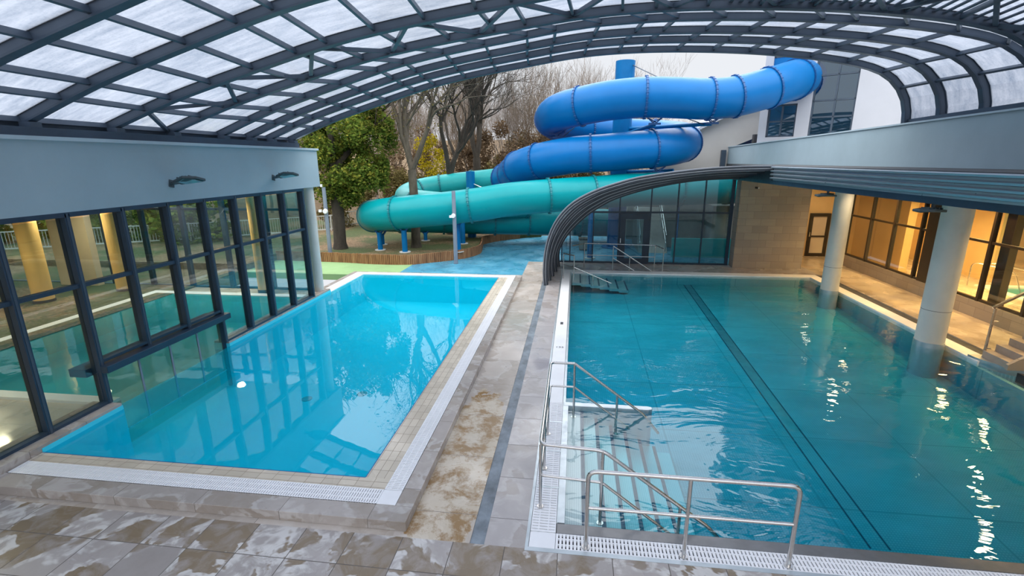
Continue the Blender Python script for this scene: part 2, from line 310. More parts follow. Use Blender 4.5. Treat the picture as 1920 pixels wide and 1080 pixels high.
# ------------------------------------------------------------------ geometry helpers
class MB:
    def __init__(s): s.v = []; s.f = []
    def add(s, vs, fs):
        b = len(s.v); s.v += [tuple(v) for v in vs]; s.f += [tuple(i+b for i in f) for f in fs]; return s
    def box(s, x0, x1, y0, y1, z0, z1):
        return s.add([(x0, y0, z0), (x1, y0, z0), (x1, y1, z0), (x0, y1, z0), (x0, y0, z1), (x1, y0, z1), (x1, y1, z1), (x0, y1, z1)],
                     [(0, 3, 2, 1), (4, 5, 6, 7), (0, 1, 5, 4), (1, 2, 6, 5), (2, 3, 7, 6), (3, 0, 4, 7)])
    def beam(s, p, q, w, h, up=(0, 0, 1)):
        p, q = Vector(p), Vector(q); d = (q-p).normalized(); a = d.cross(Vector(up))
        if a.length < 1e-4: a = d.cross(Vector((0, 1, 0)))
        a.normalize(); b = a.cross(d)
        vs = [c+a*(i*w/2)+b*(j*h/2) for c in (p, q) for i, j in ((-1, -1), (1, -1), (1, 1), (-1, 1))]
        return s.add(vs, [(0, 1, 2, 3), (7, 6, 5, 4), (0, 4, 5, 1), (1, 5, 6, 2), (2, 6, 7, 3), (3, 7, 4, 0)])
    def cyl(s, p, q, r0, r1=None, n=16, cap=True):
        r1 = r0 if r1 is None else r1; p, q = Vector(p), Vector(q); d = (q-p).normalized()
        a = d.cross(Vector((0, 0, 1)) if abs(d.z) < .9 else Vector((1, 0, 0))).normalized(); b = d.cross(a)
        vs = [c+(a*math.cos(t)+b*math.sin(t))*r for c, r in ((p, r0), (q, r1)) for t in [2*math.pi*i/n for i in range(n)]]
        fs = [(i, (i+1) % n, n+(i+1) % n, n+i) for i in range(n)]
        if cap: fs += [tuple(range(n-1, -1, -1)), tuple(range(n, 2*n))]
        return s.add(vs, fs)
    def tube(s, pts, r, n=10, closed=False, cap=True):
        pts = [Vector(p) for p in pts]; m = len(pts); rings = []; pa = None
        for i, p in enumerate(pts):
            if closed: d = (pts[(i+1) % m]-pts[i-1])
            else: d = pts[min(i+1, m-1)]-pts[max(i-1, 0)]
            d.normalize()
            if pa is None: pa = d.cross(Vector((0, 0, 1)) if abs(d.z) < .9 else Vector((1, 0, 0))).normalized()
            a = (pa-d*pa.dot(d)).normalized(); pa = a; b = d.cross(a); rr = r[i] if isinstance(r, (list, tuple)) else r
            rings.append([p+(a*math.cos(t)+b*math.sin(t))*rr for t in [2*math.pi*j/n for j in range(n)]])
        vs = [v for R_ in rings for v in R_]; fs = []
        for i in range(m if closed else m-1):
            for j in range(n):
                k = (i+1) % m; fs.append((i*n+j, i*n+(j+1) % n, k*n+(j+1) % n, k*n+j))
        if cap and not closed: fs += [tuple(range(n-1, -1, -1)), tuple((m-1)*n+j for j in range(n))]
        return s.add(vs, fs)
    def prism(s, poly, z0, z1):   # xy polygon
        n = len(poly); vs = [(x, y, z0) for x, y in poly]+[(x, y, z1) for x, y in poly]
        return s.add(vs, [tuple(range(n-1, -1, -1)), tuple(range(n, 2*n))]+[(i, (i+1) % n, n+(i+1) % n, n+i) for i in range(n)])
    def xz(s, poly, y0, y1):      # xz polygon extruded in y
        n = len(poly); vs = [(x, y0, z) for x, z in poly]+[(x, y1, z) for x, z in poly]
        return s.add(vs, [tuple(range(n)), tuple(range(2*n-1, n-1, -1))]+[(i, n+i, n+(i+1) % n, (i+1) % n) for i in range(n)])
    def yz(s, poly, x0, x1):
        n = len(poly); vs = [(x0, y, z) for y, z in poly]+[(x1, y, z) for y, z in poly]
        return s.add(vs, [tuple(range(n)), tuple(range(2*n-1, n-1, -1))]+[(i, n+i, n+(i+1) % n, (i+1) % n) for i in range(n)])
    def band(s, prof, y0, y1, th):   # sheet following an xz profile between y0,y1 with thickness
        off = offset(prof, -th); n = len(prof)
        for i in range(n-1):
            a, b, c, d = prof[i], prof[i+1], off[i+1], off[i]
            s.add([(a[0], y0, a[1]), (b[0], y0, b[1]), (c[0], y0, c[1]), (d[0], y0, d[1]), (a[0], y1, a[1]), (b[0], y1, b[1]), (c[0], y1, c[1]), (d[0], y1, d[1])],
                  [(0, 1, 2, 3), (7, 6, 5, 4), (0, 4, 5, 1), (3, 2, 6, 7)]+([(0, 3, 7, 4)] if i == 0 else [])+([(1, 5, 6, 2)] if i == n-2 else []))
        return s
    def build(s, name, mat, parent=None, smooth=False, bev=0):
        me = bpy.data.meshes.new(name); off = Vector((0, 0, 0))
        if parent is not None: off = PW(parent)
        elif s.v:
            xs = [v[0] for v in s.v]; ys = [v[1] for v in s.v]; zs = [v[2] for v in s.v]
            off = Vector(((min(xs)+max(xs))/2, (min(ys)+max(ys))/2, min(zs)))
        me.from_pydata([(v[0]-off.x, v[1]-off.y, v[2]-off.z) for v in s.v], [], s.f); me.update()
        if name != 'water':
            bm = bmesh.new(); bm.from_mesh(me); bmesh.ops.recalc_face_normals(bm, faces=bm.faces); bm.to_mesh(me); bm.free()
        me.materials.append(M[mat])
        if smooth:
            for p in me.polygons: p.use_smooth = True
        o = bpy.data.objects.new(name, me); COL.objects.link(o)
        if parent is None: o.location = off
        else: o.parent = parent
        if bev:
            b = o.modifiers.new('bevel', 'BEVEL'); b.width = bev; b.segments = 2; b.limit_method = 'ANGLE'
        if smooth:
            try: me.set_sharp_from_angle(angle=math.radians(40))
            except Exception: pass
        return o
def PW(o):
    v = Vector((0, 0, 0))
    while o is not None: v += o.location; o = o.parent
    return v
def offset(prof, d):
    out = []
    for i, p in enumerate(prof):
        a = prof[max(i-1, 0)]; b = prof[min(i+1, len(prof)-1)]
        tx, tz = b[0]-a[0], b[1]-a[1]; L = math.hypot(tx, tz) or 1
        out.append((p[0]-tz/L*d, p[1]+tx/L*d))
    return out
def tag(o, label, cat, group=None, kind=None):
    o['label'] = label; o['category'] = cat
    if group: o['group'] = group
    if kind: o['kind'] = kind
    return o
def thing(name, label, cat, loc=(0, 0, 0), group=None, kind=None):
    o = bpy.data.objects.new(name, None); o.empty_display_size = .2; COL.objects.link(o); o.location = loc
    return tag(o, label, cat, group, kind)
def struct(o, label=None, cat=None):
    o['kind'] = 'structure'
    if label: o['label'] = label
    if cat: o['category'] = cat
    return o
def dup(root, loc, label=None):
    r = root.copy(); COL.objects.link(r); r.location = loc
    if label: r['label'] = label
    for ch in list(root.children):
        c = ch.copy(); COL.objects.link(c); c.parent = r
        for g in list(ch.children):
            d = g.copy(); COL.objects.link(d); d.parent = c
    return r
def catmull(P_, n=8):
    P_ = [Vector(p) for p in P_]; out = []
    for i in range(len(P_)-1):
        p0 = P_[max(i-1, 0)]; p1 = P_[i]; p2 = P_[i+1]; p3 = P_[min(i+2, len(P_)-1)]
        for k in range(n):
            t = k/n; out.append(.5*((2*p1)+(p2-p0)*t+(2*p0-5*p1+4*p2-p3)*t*t+(3*p1-p0-3*p2+p3)*t**3))
    out.append(P_[-1]); return out
def interp(prof, x):
    for (a, b), (c, d) in zip(prof[:-1], prof[1:]):
        if a <= x <= c: return b+(d-b)*(x-a)/(c-a)
    return prof[-1][1] if x > prof[-1][0] else prof[0][1]

# ================================================================== SETTING: floors
DK = -.25
LX0, LX1, LY0, LY1 = -8.35, -2.87, 5.72, 18.08      # left pool water edge
RX0, RX1, RY0, RY1 = -.08, 9.22, 5.30, 19.90        # right pool water edge
LW, RW = .125, -.03
struct(MB().box(-9.2, 12.4, -4, 4.83, DK, 0).build('floor', 'tile_near'), 'wet brown stained stone tile deck nearest the camera', 'floor')
m = MB().box(-2.06, -1.17, 4.83, 21.9, DK, 0).box(-9.2, -2.06, 4.83, 4.95, DK, -.0005)
struct(m.build('floor', 'tile_strip'), 'rust stained walkway strip between the two pools', 'floor')
struct(MB().box(-.99, -.47, 4.83, 22.0, DK, 0).box(-.47, 9.75, 20.36, 22.0, DK, 0).build('floor', 'tile_strip2'), 'pinkish grey tile strip along the teal pool', 'floor')
dr = struct(MB().box(-1.17, -.99, -4+8, 21.9, DK, -.012).build('trim_1', 'grey_strip'), 'narrow grey slot drain running between the pools', 'drain')
struct(MB().box(9.9, 12.4, 4.83, 24.6, DK, .0).box(9.75, 9.9, 20.36, 24.6, DK, 0).build('floor', 'tile_hall'), 'warm lit tile walkway beside the columns', 'floor')
struct(MB().box(9.62, 9.9, 4.83, 20.36, DK, -.03).build('trim_2', 'dark'), 'dark gutter behind the white coping of the walkway', 'gutter')

# outdoors ground
green = [(-14, 18.56), (-7.25, 18.56), (-7.2, 20.9), (-9, 20.95), (-12, 21.1), (-14, 21.1)]
struct(MB().prism(green, DK, -.004).build('floor', 'green_floor'), 'light green rubber paving behind the turquoise pool', 'paving')
blue = [(-7.25, 18.56), (-2.06, 18.56), (-2.06, 21.9), (-.99, 21.9), (-.99, 22.0), (8.3, 22.0), (8.3, 30), (-2.0, 30), (-3.0, 28.9), (-4.3, 27.9), (-5.0, 26.4), (-4.7, 24.2), (-5.1, 22.6), (-5.7, 21.8), (-7.2, 20.7)]
struct(MB().prism(blue, DK, -.003).build('floor', 'blue_floor'), 'blue rubber paving leading away past the slides', 'paving')
# planted bed level
bed = [(-11.9, 21.15), (-10.4, 21.05), (-9.0, 20.85), (-7.5, 20.87), (-6.6, 21.3), (-5.6, 22.15), (-5.12, 22.8), (-4.85, 23.6), (-4.88, 24.5), (-5.1, 26.2), (-4.6, 27.6), (-3.2, 28.9), (-2, 29.4), (-2, 34), (-30, 34), (-30, 18.6), (-14, 18.6), (-14, 21.2)]
mb = MB(); mb.prism(bed, -.2, .33)
struct(mb.build('floor', 'grass'), 'leaf strewn grass bed behind the wooden edging', 'grass')
struct(MB().box(-70, -14, -20, 18.6, -.5, .05).box(-70, -30, 18.6, 34, -.5, .05).build('floor', 'grass'), 'grass outside the indoor hall', 'grass')
# rising ground
mb = MB(); nx, ny = 60, 26; vs = []; fs = []
for j in range(ny):
    for i in range(nx):
        x = -75+i*150/(nx-1); y = 29.5+j*3.2; z = -.02+max(0, (y-33))*.085+random.uniform(-.15, .15)*(j > 0)
        if y > 60: z += (y-60)*.05
        vs.append((x, y, z))
for j in range(ny-1):
    for i in range(nx-1): a = j*nx+i; fs.append((a, a+1, a+nx+1, a+nx))
mb.add(vs, fs)
struct(mb.build('floor', 'hill', smooth=True), 'brown rising ground under the woods', 'ground')

# ================================================================== LEFT POOL
T = .14
pl = thing('pool_platform', 'raised stone platform ring around the turquoise pool', 'pool surround', (-2.0, 4.92, 0), kind='structure')
mb = MB()
mb.box(-9.3, -2.0, 4.92, 5.20, 0, T).box(-2.235, -2.0, 5.20, 18.55, 0, T).box(-8.95, -2.235, 18.41, 18.55, 0, T).box(-8.95, -8.78, 15.5, 18.41, 0, T)
mb.build('stone_border', 'tile_plat', pl, bev=.006)
MB().box(-8.15, -2.5, 5.492, LY0, .0, T).build('tile_border', 'tile_beige', pl)
MB().box(LX1, -2.5, LY0, 18.1, .0, T).build('tile_border', 'tile_beige_y', pl)
MB().box(-8.15, -2.235, 5.20, 5.492, 0, .09).box(-2.5, -2.235, 5.492, 18.1, 0, .09).build('gutter', 'dark', pl)
def grate(x0, x1, y0, y1, z, along, pitch=.044, w=.026, name='grate', parent=None, mat='white'):
    mb = MB(); a0, a1 = (x0, x1) if along == 'x' else (y0, y1); k = int((a1-a0)/pitch)
    for i in range(k+1):
        c = a0+w/2+i*(a1-a0-w)/k
        if along == 'x': mb.box(c-w/2, c+w/2, y0, y1, z-.03, z)
        else: mb.box(x0, x1, c-w/2, c+w/2, z-.03, z)
    for f in (.0, .3, .7, 1):
        if along == 'x': c = y0+.008+(y1-y0-.016)*f; mb.box(x0, x1, c-.008, c+.008, z-.03, z-.002)
        else: c = x0+.008+(x1-x0-.016)*f; mb.box(c-.008, c+.008, y0, y1, z-.03, z-.002)
    return mb.build(name, mat, parent)
grate(-8.13, -2.5, 5.205, 5.488, T+.004, 'x', parent=pl, pitch=.036, w=.024)
grate(-2.497, -2.239, 5.495, 18.1, T+.004, 'y', parent=pl, pitch=.036, w=.025)
MB().box(-2.497, -2.239, 5.205, 5.488, .08, T+.003).build('grate_corner', 'white', pl)
MB().box(-8.74, -2.235, 18.1, 18.41, 0, T+.012).box(-8.74, LX0, 15.35, 18.1, 0, T+.012).build('white_coping', 'white_edge', pl, bev=.01)
# low wall (sill) below the left glazing, open where the pool passes below
sl = struct(MB().box(-8.75, -8.16, 3.6, 7.12, -1.2, .25).build('baseboard_left', 'tile_plat', bev=.005), 'low stone kerb under the left glazing, near end', 'kerb')
struct(MB().box(-8.75, -8.35, 10.25, 15.38, -1.2, .25).build('baseboard_left', 'tile_plat', bev=.005), 'low stone kerb under the left glazing, far end', 'kerb')
ps = thing('swimming_pool', 'bright turquoise outdoor pool on the left', 'pool', (-5.6, 12, -1.1), kind='structure')
D = -.95
mb = MB(); mb.box(-8.75, LX1+.05, LY0-.05, 18.15, D-.1, D)
mb.box(-8.16, LX1, LY0-.1, LY0, D, .0).box(LX1, LX1+.1, LY0-.1, 18.15, D, .0).box(-8.75, LX1, 18.08, 18.18, D, .0).box(-8.85, LX0, 15.38, 18.18, D, 0)
mb.build('basin', 'basin_left', ps)
MB().box(-8.16, LX1+.002, LY0-.012, LY0+.003, .0, T+.001).box(LX1-.003, LX1+.012, LY0, 18.08, .0, T+.001).build('waterline_band', 'basin_band', ps)
MB().add([(-8.349, LY0+.003, LW), (LX1-.003, LY0+.003, LW), (LX1-.003, 18.08, LW), (-8.349, 18.08, LW)], [(0, 1, 2, 3)]).build('water', 'water_left', ps)
MB().box(-8.161, -8.150, LY0, 7.12, D, .2).box(-8.75, -8.15, 7.119, 7.13, D, .2).box(-8.351, -8.340, 10.24, 15.38, D, .2).box(-8.75, -8.34, 10.235, 10.25, D, .2).build('side_lining', 'basin_left', ps)
mb = MB()
for x, y in ((-6.2, 9.8), (-5.0, 10.2)): mb.cyl((x, y, D), (x, y, D+.02), .12)
mb.build('floor_inlet', 'grey_strip', ps)

# ================================================================== RIGHT POOL
pr = thing('swimming_pool', 'large teal pool with stainless floor on the right', 'pool', (4.6, 12.5, -1.3), kind='structure')
def fz(y): return -1.15+(y-RY0)/(RY1-RY0)*.72
mb = MB()
mb.add([(RX0-.1, RY0-.1, fz(RY0)), (RX1+1.9, RY0-.1, fz(RY0)), (RX1+1.9, RY1+.1, fz(RY1)), (RX0-.1, RY1+.1, fz(RY1))], [(0, 1, 2, 3)])
mb.box(RX0-.1, RX0, RY0-.1, RY1+.1, -1.3, -.14).box(RX0, RX1+.3, RY1, RY1+.1, -1.3, -.14).box(RX0, 13, RY0-.1, RY0, -1.3, -.14).box(RX1, RX1+.1, 8.0, RY1, -1.3, -.14)
mb.build('basin', 'basin_right', pr)
mb = MB()
for x in (4.45, 4.72):
    mb.add([(x, RY0, fz(RY0)+.004), (x+.03, RY0, fz(RY0)+.004), (x+.03, RY1, fz(RY1)+.004), (x, RY1, fz(RY1)+.004)], [(0, 1, 2, 3)])
mb.build('lane_line', 'nosing', pr)
mb = MB(); mb.add([(4.48, RY0, fz(RY0)+.002), (4.72, RY0, fz(RY0)+.002), (4.72, RY1, fz(RY1)+.002), (4.48, RY1, fz(RY1)+.002)], [(0, 1, 2, 3)])
mb.build('floor_channel', 'stainless_sheet', pr)
MB().box(RX0-.005, RX1+.005, RY0-.005, RY1+.005, -1.6, RW).build('water', 'water_right', pr)
# steel lip and copings
MB().box(-.13, 9.3, 5.12, 5.30, -.14, .0).build('steel_lip', 'steel_lip', pr, bev=.01)
MB().box(-.13, RX0, 5.30, RY1+.02, -.14, -.004).box(-.495, -.455, 4.80, 20.37, -.1, .004).box(-.455, 12.4, 4.80, 4.86, -.1, .004).build('steel_edge', 'stainless_sheet', pr)
MB().box(-.455, 12.0, 4.86, 5.12, -.2, -.06).box(-.455, -.13, 5.12, 9.0, -.2, -.06).build('gutter', 'dark', pr)
grate(-.13, 8.6, 4.865, 5.118, 0, 'x', parent=pr, w=.029)
grate(-.45, -.135, 5.13, 8.5, 0, 'y', parent=pr, pitch=.05, w=.036)
MB().box(-.45, -.135, 4.865, 5.12, -.06, .0).build('grate_corner', 'white', pr)
MB().box(-.45, -.135, 8.51, 20.36, -.14, .0).box(-.135, 9.6, RY1, 20.36, -.14, 0).box(RX1, 9.6, 11.6, RY1, -.14, 0).build('white_coping', 'white_edge', pr, bev=.008)
for y in (6.0, 6.9, 7.8): MB().box(-.452, -.13, y-.012, y+.012, -.02, .004).build('grate_joint', 'stainless_sheet', pr)
sg = MB().box(5.02, 5.26, 4.89, 5.09, .004, .010).build('depth_sign', 'sticker_blue')
tag(sg, 'small blue sign plate on the white grate at the bottom edge', 'sign')
MB().cyl((5.14, 4.99, .010), (5.14, 4.99, .012), .03, n=12).build('symbol', 'white_plastic', sg)
# depth marks on the white coping
sg = MB().box(-.33, -.25, 13.15, 13.35, .0005, .004).build('depth_marker', 'black')
tag(sg, 'small black square marker on the white coping', 'marker')
def text_obj(s, loc, size, mat, label, rot=0, name='depth_lettering'):
    cu = bpy.data.curves.new('t', 'FONT'); cu.body = s; cu.size = size; cu.align_x = 'CENTER'; cu.extrude = .001
    o = bpy.data.objects.new('t', cu); COL.objects.link(o); dg = bpy.context.evaluated_depsgraph_get(); dg.update()
    me = bpy.data.meshes.new_from_object(o.evaluated_get(dg)); bpy.data.objects.remove(o, do_unlink=True)
    me.materials.append(M[mat]); q = bpy.data.objects.new(name, me); COL.objects.link(q); q.location = loc; q.rotation_euler = (0, 0, rot)
    return tag(q, label, 'lettering')
text_obj('135', (-.29, 11.35, .002), .14, 'black', 'tiny grey depth figures painted on the white coping')

# stairs into the right pool
st = thing('pool_staircase', 'stainless steel steps descending into the teal pool', 'stairs', (.7, 6.9, -1.2))
sx0, sx1, sy0, sy1 = RX0, 1.52, 5.30, 8.40
STEP = .272; RISE = .125
MB().box(sx0, .22, sy0, sy1, -.5, -.11).build('landing', 'step', st)
for i in range(6):
    x0 = .25+i*STEP; z = -.11-(i+1)*RISE
    MB().box(x0, x0+STEP, sy0+.002, sy1, z-.25, z).build('tread', 'step', st)
    MB().box(x0-.055, x0+.004, sy0+.004, sy1-.002, z+RISE-.012, z+RISE+.003).build('nosing', 'nosing', st)
mb = MB(); mb.prism([(sx0-.04, sy1), (1.45, sy1), (1.52, sy1+.03), (1.52, sy1+.12), (1.45, sy1+.14), (sx0-.04, sy1+.14)], -1.1, .015)
mb.build('side_wall', 'stainless_sheet', st, bev=.008)
MB().box(sx0-.04, sx0+.05, sy0, sy1, -.3, .01).build('edge_wall', 'stainless_sheet', st)

# railings
def rail_pts(pts, r=.06, n=5):
    """round the corners of a polyline"""
    P_ = [Vector(p) for p in pts]; out = [P_[0]]
    for i in range(1, len(P_)-1):
        a = (P_[i-1]-P_[i]); b = (P_[i+1]-P_[i]); k = min(r, a.length*.45, b.length*.45)
        s_ = P_[i]+a.normalized()*k; e_ = P_[i]+b.normalized()*k
        for j in range(n+1):
            t = j/n; out.append(s_.lerp(P_[i], t).lerp(P_[i].lerp(e_, t), t))
    out.append(P_[-1]); return out
def railing(name, label, tops, mids, posts, r=.024, rc=.1, feet=True):
    t = thing(name, label, 'railing', tuple(posts[0][:2])+(posts[0][2],))
    for p in tops: MB().tube(rail_pts(p, rc), r, 10).build('handrail', 'stainless', t, True)
    for p in mids: MB().tube(rail_pts(p, rc*.6), r*.8, 10).build('middle_rail', 'stainless', t, True)
    for x, y, z0, z1 in posts:
        q = MB().cyl((x, y, z0), (x, y, z1), r*.88, n=10).build('post', 'stainless', t, True)
        if feet: MB().cyl((x, y, z0), (x, y, z0+.012), r*1.9, n=12).build('base_flange', 'stainless', q, True)
    return t
railing('pool_railing', 'straight stainless steel guard rail along the near pool edge in the foreground',
        [[(.231, 4.93, 0), (.231, 4.93, 1.05), (2.52, 4.93, 1.05), (2.52, 4.93, 0)]], [[(.231, 4.93, .56), (2.52, 4.93, .56)]],
        [(.231, 4.93, 0.004, .9), (1.365, 4.93, .004, 1.04), (2.52, 4.93, .004, .9)], .026, .11)
px = -.36
railing('pool_railing', 'stainless steel handrail wrapping the near pool steps and sloping down into the water',
        [[(.07, 8.2, .96), (px, 8.2, .96), (px, 5.56, .96), (.43, 5.50, .96), (1.78, 5.48, -.02), (1.95, 5.48, -.20), (1.95, 5.48, -.55)],
         [(.07, 8.2, .96), (1.32, 8.22, .02), (1.62, 8.22, -.35)]],
        [[(.07, 8.2, .50), (px, 8.2, .50), (px, 5.56, .50), (.43, 5.50, .50), (1.55, 5.48, -.35)],
         [(.07, 8.2, .50), (1.1, 8.22, -.30)]],
        [(px, 5.577, .004, .95), (px, 6.42, .004, .95), (px, 7.38, .004, .95), (.07, 8.2, -.11, .96), (.43, 5.50, -.12, .96), (1.42, 5.48, -.70, .24), (.85, 8.22, -.40, .38)], .024, .09)
# far end stairs + rails
st2 = thing('pool_staircase', 'submerged steel steps at the far left corner of the teal pool', 'stairs', (1.2, 19.2, -.6))
for i in range(6):
    x0 = -.05+i*.36; z = -.08-i*.05
    MB().box(x0, x0+.36, 18.4, RY1-.01, z-.1, z).build('tread', 'step', st2)
    MB().box(x0+.3, x0+.36, 18.4, RY1-.01, z, z+.004).build('nosing', 'nosing', st2)
railing('pool_railing', 'thin stainless steel handrails at the far pool steps, near the glass facade',
        [[(.02, 18.3, 1.0), (-.39, 18.75, 1.0)], [(.45, 20.9, 1.05), (3.37, 20.66, 1.05), (3.67, 20.39, .95)], [(1.62, 20.3, 1.05), (3.2, 20.2, .05)], [(.45, 20.9, 1.05), (-.05, 20.5, 1.0)]],
        [[(.02, 18.3, .55), (-.39, 18.75, .55)], [(.45, 20.9, .55), (3.37, 20.66, .55)], [(1.62, 20.3, .55), (2.5, 20.2, .05)], [(.02, 18.3, .55), (1.45, 18.3, -.05)]],
        [(-.39, 18.75, 0, 1.0), (.02, 18.3, -.1, 1.0), (.45, 20.9, 0, 1.05), (3.37, 20.66, 0, 1.05), (3.67, 20.39, 0, .95), (1.62, 20.3, 0, 1.05), (2.3, 20.25, 0, .6), (.75, 18.3, -.15, .3)], .024, .05, False)

# ================================================================== LEFT HALL
GX = -8.45
GZ0, GZT, GZ1 = .25, 2.47, 3.70
mul = [3.98, 5.01, 6.05, 7.1, 8.13, 9.17, 10.2, 11.24, 12.26, 13.3, 14.34]
wl = thing('window_1', 'long dark framed glass wall beside the turquoise pool', 'glass wall', (GX, 9, GZ0), kind='structure')
for i, y in enumerate(mul):
    z0 = GZ0 if not (7.5 < y < 10) else .98
    MB().box(GX-.09, GX+.10, y-.045, y+.045, z0, GZ1).build('mullion', 'frame_navy', wl, bev=.006)
    MB().box(GX+.10, GX+.106, y-.018, y+.018, z0, GZ1).build('gasket', 'steel_dark', wl)
for a, b in zip(mul[:-1], mul[1:]):
    z0 = 1.03 if 7.0 < a < 10 else GZ0
    for (u, v) in ((z0, GZT), (GZT, GZ1-.06)):
        MB().box(GX-.012, GX, a+.045, b-.045, u+.05, v-.035).build('pane', 'glass', wl)
    MB().box(GX-.05, GX+.07, a+.045, b-.045, GZT-.035, GZT+.035).build('transom', 'frame_navy', wl)
    MB().box(GX-.05, GX+.09, a+.045, b-.045, z0, z0+.05).build('bottom_rail', 'frame_navy', wl)
MB().box(GX-.08, GX+.1, 3.9, 14.4, GZ1-.06, GZ1+.02).build('top_rail', 'frame_navy', wl)
MB().box(GX-.02, -8.22, 7.06, 10.30, .85, .985).build('swim_through_beam', 'frame_navy', wl, bev=.01)
MB().box(GX-.45, GX-.1, 6.95, 10.30, .80, .95).build('swim_through_beam', 'frame_navy', wl, bev=.01)
MB().box(GX-.03, GX+.03, 10.16, 10.28, -.9, .86).box(GX-.03, GX+.03, 7.05, 7.12, -.9, .86).build('beam_post', 'frame_navy', wl)
ys = [7.14, 7.9, 8.66, 9.42, 10.16]
for a, b in zip(ys[:-1], ys[1:]):
    q = MB().box(GX-.006, GX, a+.02, b-.02, -.45, .85).build('curtain_strip', 'strip', wl)
    MB().box(GX-.012, GX+.01, a-.02, a+.02, -.45, .85).build('strip_batten', 'pole', wl)
MB().box(GX-.015, GX+.012, 7.14, 10.16, -.47, -.44).build('strip_weight', 'stainless', wl)
# fascia and roof slab
FX = -8.35
struct(MB().box(-24, FX, -3.5, 15.42, GZ1+.02, 4.86).build('wall_left', 'wall'), 'pale blue grey rendered wall band above the left glazing', 'wall')
struct(MB().box(-24, FX+.05, -3.5, 15.47, 4.86, 4.92).build('trim_3', 'wall_cap'), 'thin metal cap on the left wall band', 'trim')
c = thing('column', 'slim pale column at the far corner of the left wall', 'column', (-8.62, 15.1, .14))
MB().cyl((-8.62, 15.1, .25), (-8.62, 15.1, GZ1+.02), .175, n=28).build('shaft', 'column', c, True)
MB().cyl((-8.62, 15.1, .14), (-8.62, 15.1, .27), .185, n=28).build('base_ring', 'stainless_sheet', c, True)
# hall room
struct(MB().box(-24, -14.95, 3.6, 16.1, DK, 0).box(-14.95, -8.96, 15.2, 16.1, DK, 0).box(-14.95, -8.75, 3.6, 7.4, DK, 0).build('floor', 'tile_hall'), 'tiled floor inside the left hall', 'floor')
hp = thing('swimming_pool', 'indoor pool seen behind the left glass wall', 'pool', (-11.7, 11.3, -1), kind='structure')
MB().box(-14.65, -8.75, 7.65, 14.9, -1.05, -.95).box(-14.75, -14.65, 7.65, 14.9, -1, 0).box(-14.7, -8.6, 14.9, 15, -1, 0).box(-14.7, -8.76, 7.55, 7.65, -1, 0).build('basin', 'basin_hall', hp)
MB().box(-14.95, -14.65, 7.4, 15.2, -.2, .06).box(-14.65, -8.76, 14.9, 15.2, -.2, .06).box(-14.65, -8.76, 7.4, 7.65, -.2, .06).build('cream_coping', 'white_edge', hp, bev=.01)
MB().add([(-14.65, 7.65, .03), (-8.46, 7.65, .03), (-8.46, 14.9, .03), (-14.65, 14.9, .03)], [(0, 1, 2, 3)]).build('water', 'water_hall', hp)
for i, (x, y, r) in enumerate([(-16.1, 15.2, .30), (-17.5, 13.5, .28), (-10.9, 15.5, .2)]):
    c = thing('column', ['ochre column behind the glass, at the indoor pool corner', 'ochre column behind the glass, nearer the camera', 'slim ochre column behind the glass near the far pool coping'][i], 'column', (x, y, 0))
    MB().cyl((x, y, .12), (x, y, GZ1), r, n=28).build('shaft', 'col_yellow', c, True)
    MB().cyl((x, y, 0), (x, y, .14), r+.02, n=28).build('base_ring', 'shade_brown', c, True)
struct(MB().box(-19.3, -17.7, 15.6, 15.85, 0, GZ1).box(-24.3, -24.1, 3.4, 8.0, 0, GZ1).build('wall_back', 'beige'), 'beige wall pier inside the left hall', 'wall')
struct(MB().box(-24, -8.5, 3.4, 3.6, 0, GZ1).build('wall_near', 'beige'), 'wall closing the left hall near the camera', 'wall')
wf = thing('window_2', 'dark framed glazing on the far side of the left hall', 'glass wall', (-16, 16, 0), kind='structure')
for x in [-23.9+i*1.63 for i in range(10)]: MB().box(x-.07, x+.07, 15.95, 16.1, 0, GZ1).build('mullion', 'frame_navy', wf)
for z in (.03, 2.9, 3.6): MB().box(-24, -9.15, 15.97, 16.07, z-.04, z+.04).build('transom', 'frame_navy', wf)
MB().box(-24, -9.15, 16.02, 16.03, 0, GZ1).build('pane', 'glass', wf)
wf = thing('window_3', 'dark framed glazing on the left side of the left hall', 'glass wall', (-24, 13, 0), kind='structure')
for y in [8.0+i*1.6 for i in range(5)]: MB().box(-24.1, -23.95, y-.08, y+.08, 0, GZ1).build('mullion', 'frame_navy', wf)
for z in (.03, 1.0, 3.1, 3.6): MB().box(-24.08, -23.98, 8, 16, z-.04, z+.04).build('transom', 'frame_navy', wf)
MB().box(-24.03, -24.02, 8, 16, 0, GZ1).build('pane', 'glass', wf)
lg = thing('lounger', 'dim grey lounge chair behind the left glass', 'lounger', (-19, 10.2, 0))
mb = MB().beam((-19.9, 9.4, .35), (-18.3, 10.3, .35), .6, .05).beam((-18.3, 10.3, .35), (-17.9, 10.5, .85), .6, .05)
mb.build('seat', 'bench', lg)
for dx, dy in ((-19.7, 9.3), (-18.4, 10.5), (-19.2, 9.9)): MB().cyl((dx, dy, 0), (dx, dy, .34), .02, n=8).build('leg', 'stainless', lg)

